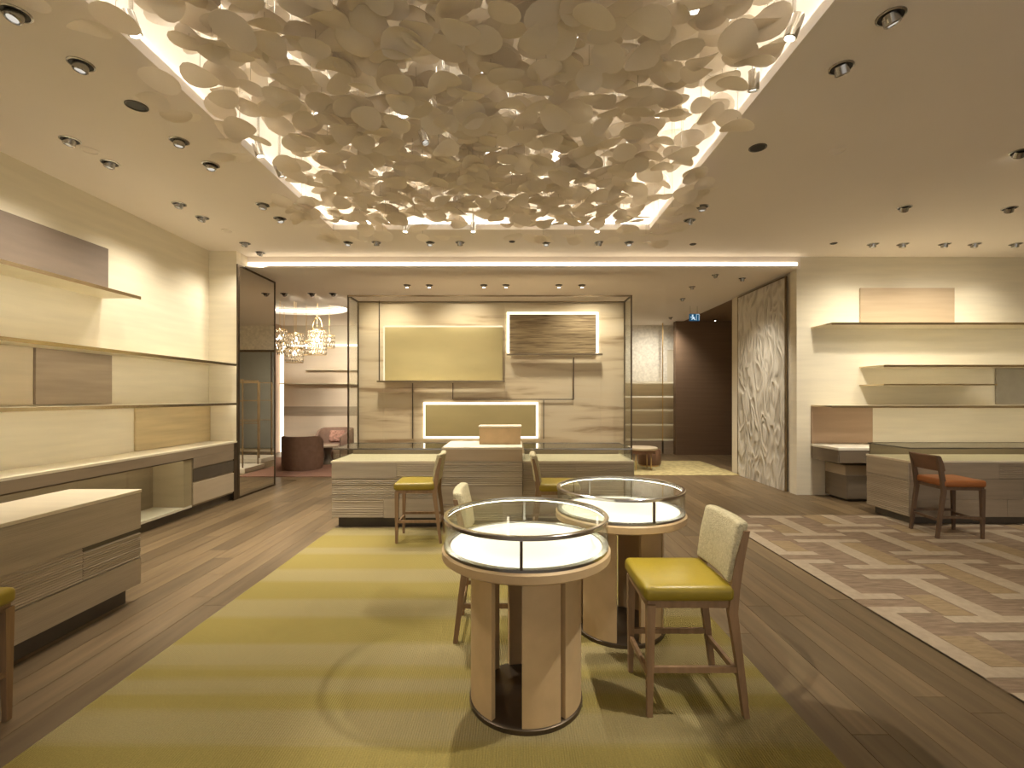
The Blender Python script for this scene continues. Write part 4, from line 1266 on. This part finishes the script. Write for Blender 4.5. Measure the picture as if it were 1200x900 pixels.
for i, (px, py) in enumerate(((838, 322), (870, 326), (811, 336), (800, 350), (786, 372))):
    x, y = down_at(px, py, ZR)
    downlight(px, py, 'small downlight in the rear ceiling over the passage', G9, [(4.6, 9.2, .75), (3.9, 8.9, 0), (3.6, 9.4, 0), (3.2, 10.8, 0), (3.6, 14, 1.0)][i], [75, 25, 60, 90, 70][i], z=ZR, r=.06, size=(78, 60, 80, 80, 130)[i], blend=1.0, sr=.1)
downlight(838, 374, 'single lit downlight in the dark ceiling of the passage', None, (5.3, 12.0, 0), 14, lit=True, z=ZR, r=.05)
for px, py, lb in ((105, 176, 'flush round ceiling speaker between the shelving downlights'), (266, 270, 'flush round ceiling speaker near the mirror pier'), (982, 176, 'flush round ceiling speaker over the patterned rug')):
    x, y = down_at(px, py, ZC)
    s = thing('ceiling_speaker', lb, 'speaker', (x, y, ZC))
    autosmooth(MB().lathe([(.07, 0), (.07, -.006), (.062, -.008), (.06, -.003), (.06, 0)], n=24).build('rim', 'ceiling_paint', s, local=True))
    MB().disc(.061, -.002, n=24, down=True).build('grille', 'ceiling_paint', s, local=True)


# spotlights inside the recess
def recess_spot(x, y, z, target, power, label, size=45, r=.04, col=SOFT, rr=.03, lens='lamp_lens'):
    side = 0 if x < -2 else 1 if x > 1.5 else 2 if y > 6 else 3
    label = ['silver can spotlight at the recess edge facing the cream shelving', 'silver can spotlight at the recess edge facing the patterned rug', 'silver can spotlight at the recess edge facing the glowing cove', 'small silver can spotlight alone amid the petals'][side]
    grp = ['recess spotlights by the shelving', 'recess spotlights by the patterned rug', 'recess spotlights by the cove', None][side]
    S = thing('recess_spotlight', label, 'spotlight', (x, y, z), group=grp)
    L = dict(parent=S, local=True)
    dv = (Vector(target) - Vector((x, y, z))).normalized()
    q = Vector((0, 0, -1)).rotation_difference(dv).to_matrix().to_4x4()
    autosmooth(MB().lathe([(0, .06), (r, .06), (r, -.07), (r * .8, -.075), (r * .7, -.05), (0, -.05)], n=20).xf(q).build('can', 'steel', **L))
    e = MB().disc(r * .68, -.055, n=16).xf(q).build('lens', lens, **L)
    MB().tube([(0, 0, 0.03), (0, 0, ZT - z)], .012, 8).build('stem', 'steel', **L)
    if power: light_spot(S, 'lamp', Vector((x, y, z)) + dv * .09, target, power, size, .5, col, rr)
    return S


lab7 = 'silver can spotlight hanging in the recess among the cream petals'
recess_spot(1.72, 1.95, 3.84, (0.06, 2.5, .8), 130, lab7, 40)
recess_spot(-0.75, 3.95, 3.74, (0.30, 2.7, .8), 130, lab7, 50, r=.032, lens='lamp_lens_dim')
recess_spot(-2.36, 2.95, 3.90, (-1.2, 3.6, 0), 75, lab7, 60)
recess_spot(-2.38, 4.45, 3.90, (-1.2, 4.6, 0), 60, lab7, 60)
recess_spot(-2.38, 4.85, 3.90, (-1.1, 5.6, .5), 45, lab7, 60)
recess_spot(1.72, 2.95, 3.88, (0.75, 3.4, .8), 60, lab7, 45)
recess_spot(1.72, 3.45, 3.88, (1.9, 4.2, 0), 40, lab7, 60)
recess_spot(-1.45, 6.38, 3.86, (-1.5, 5.9, .8), 70, lab7, 60)
recess_spot(-0.55, 6.38, 3.86, (-.5, 5.9, .8), 70, lab7, 60)
recess_spot(1.1, 6.38, 3.86, (.9, 5.9, .8), 70, lab7, 60)
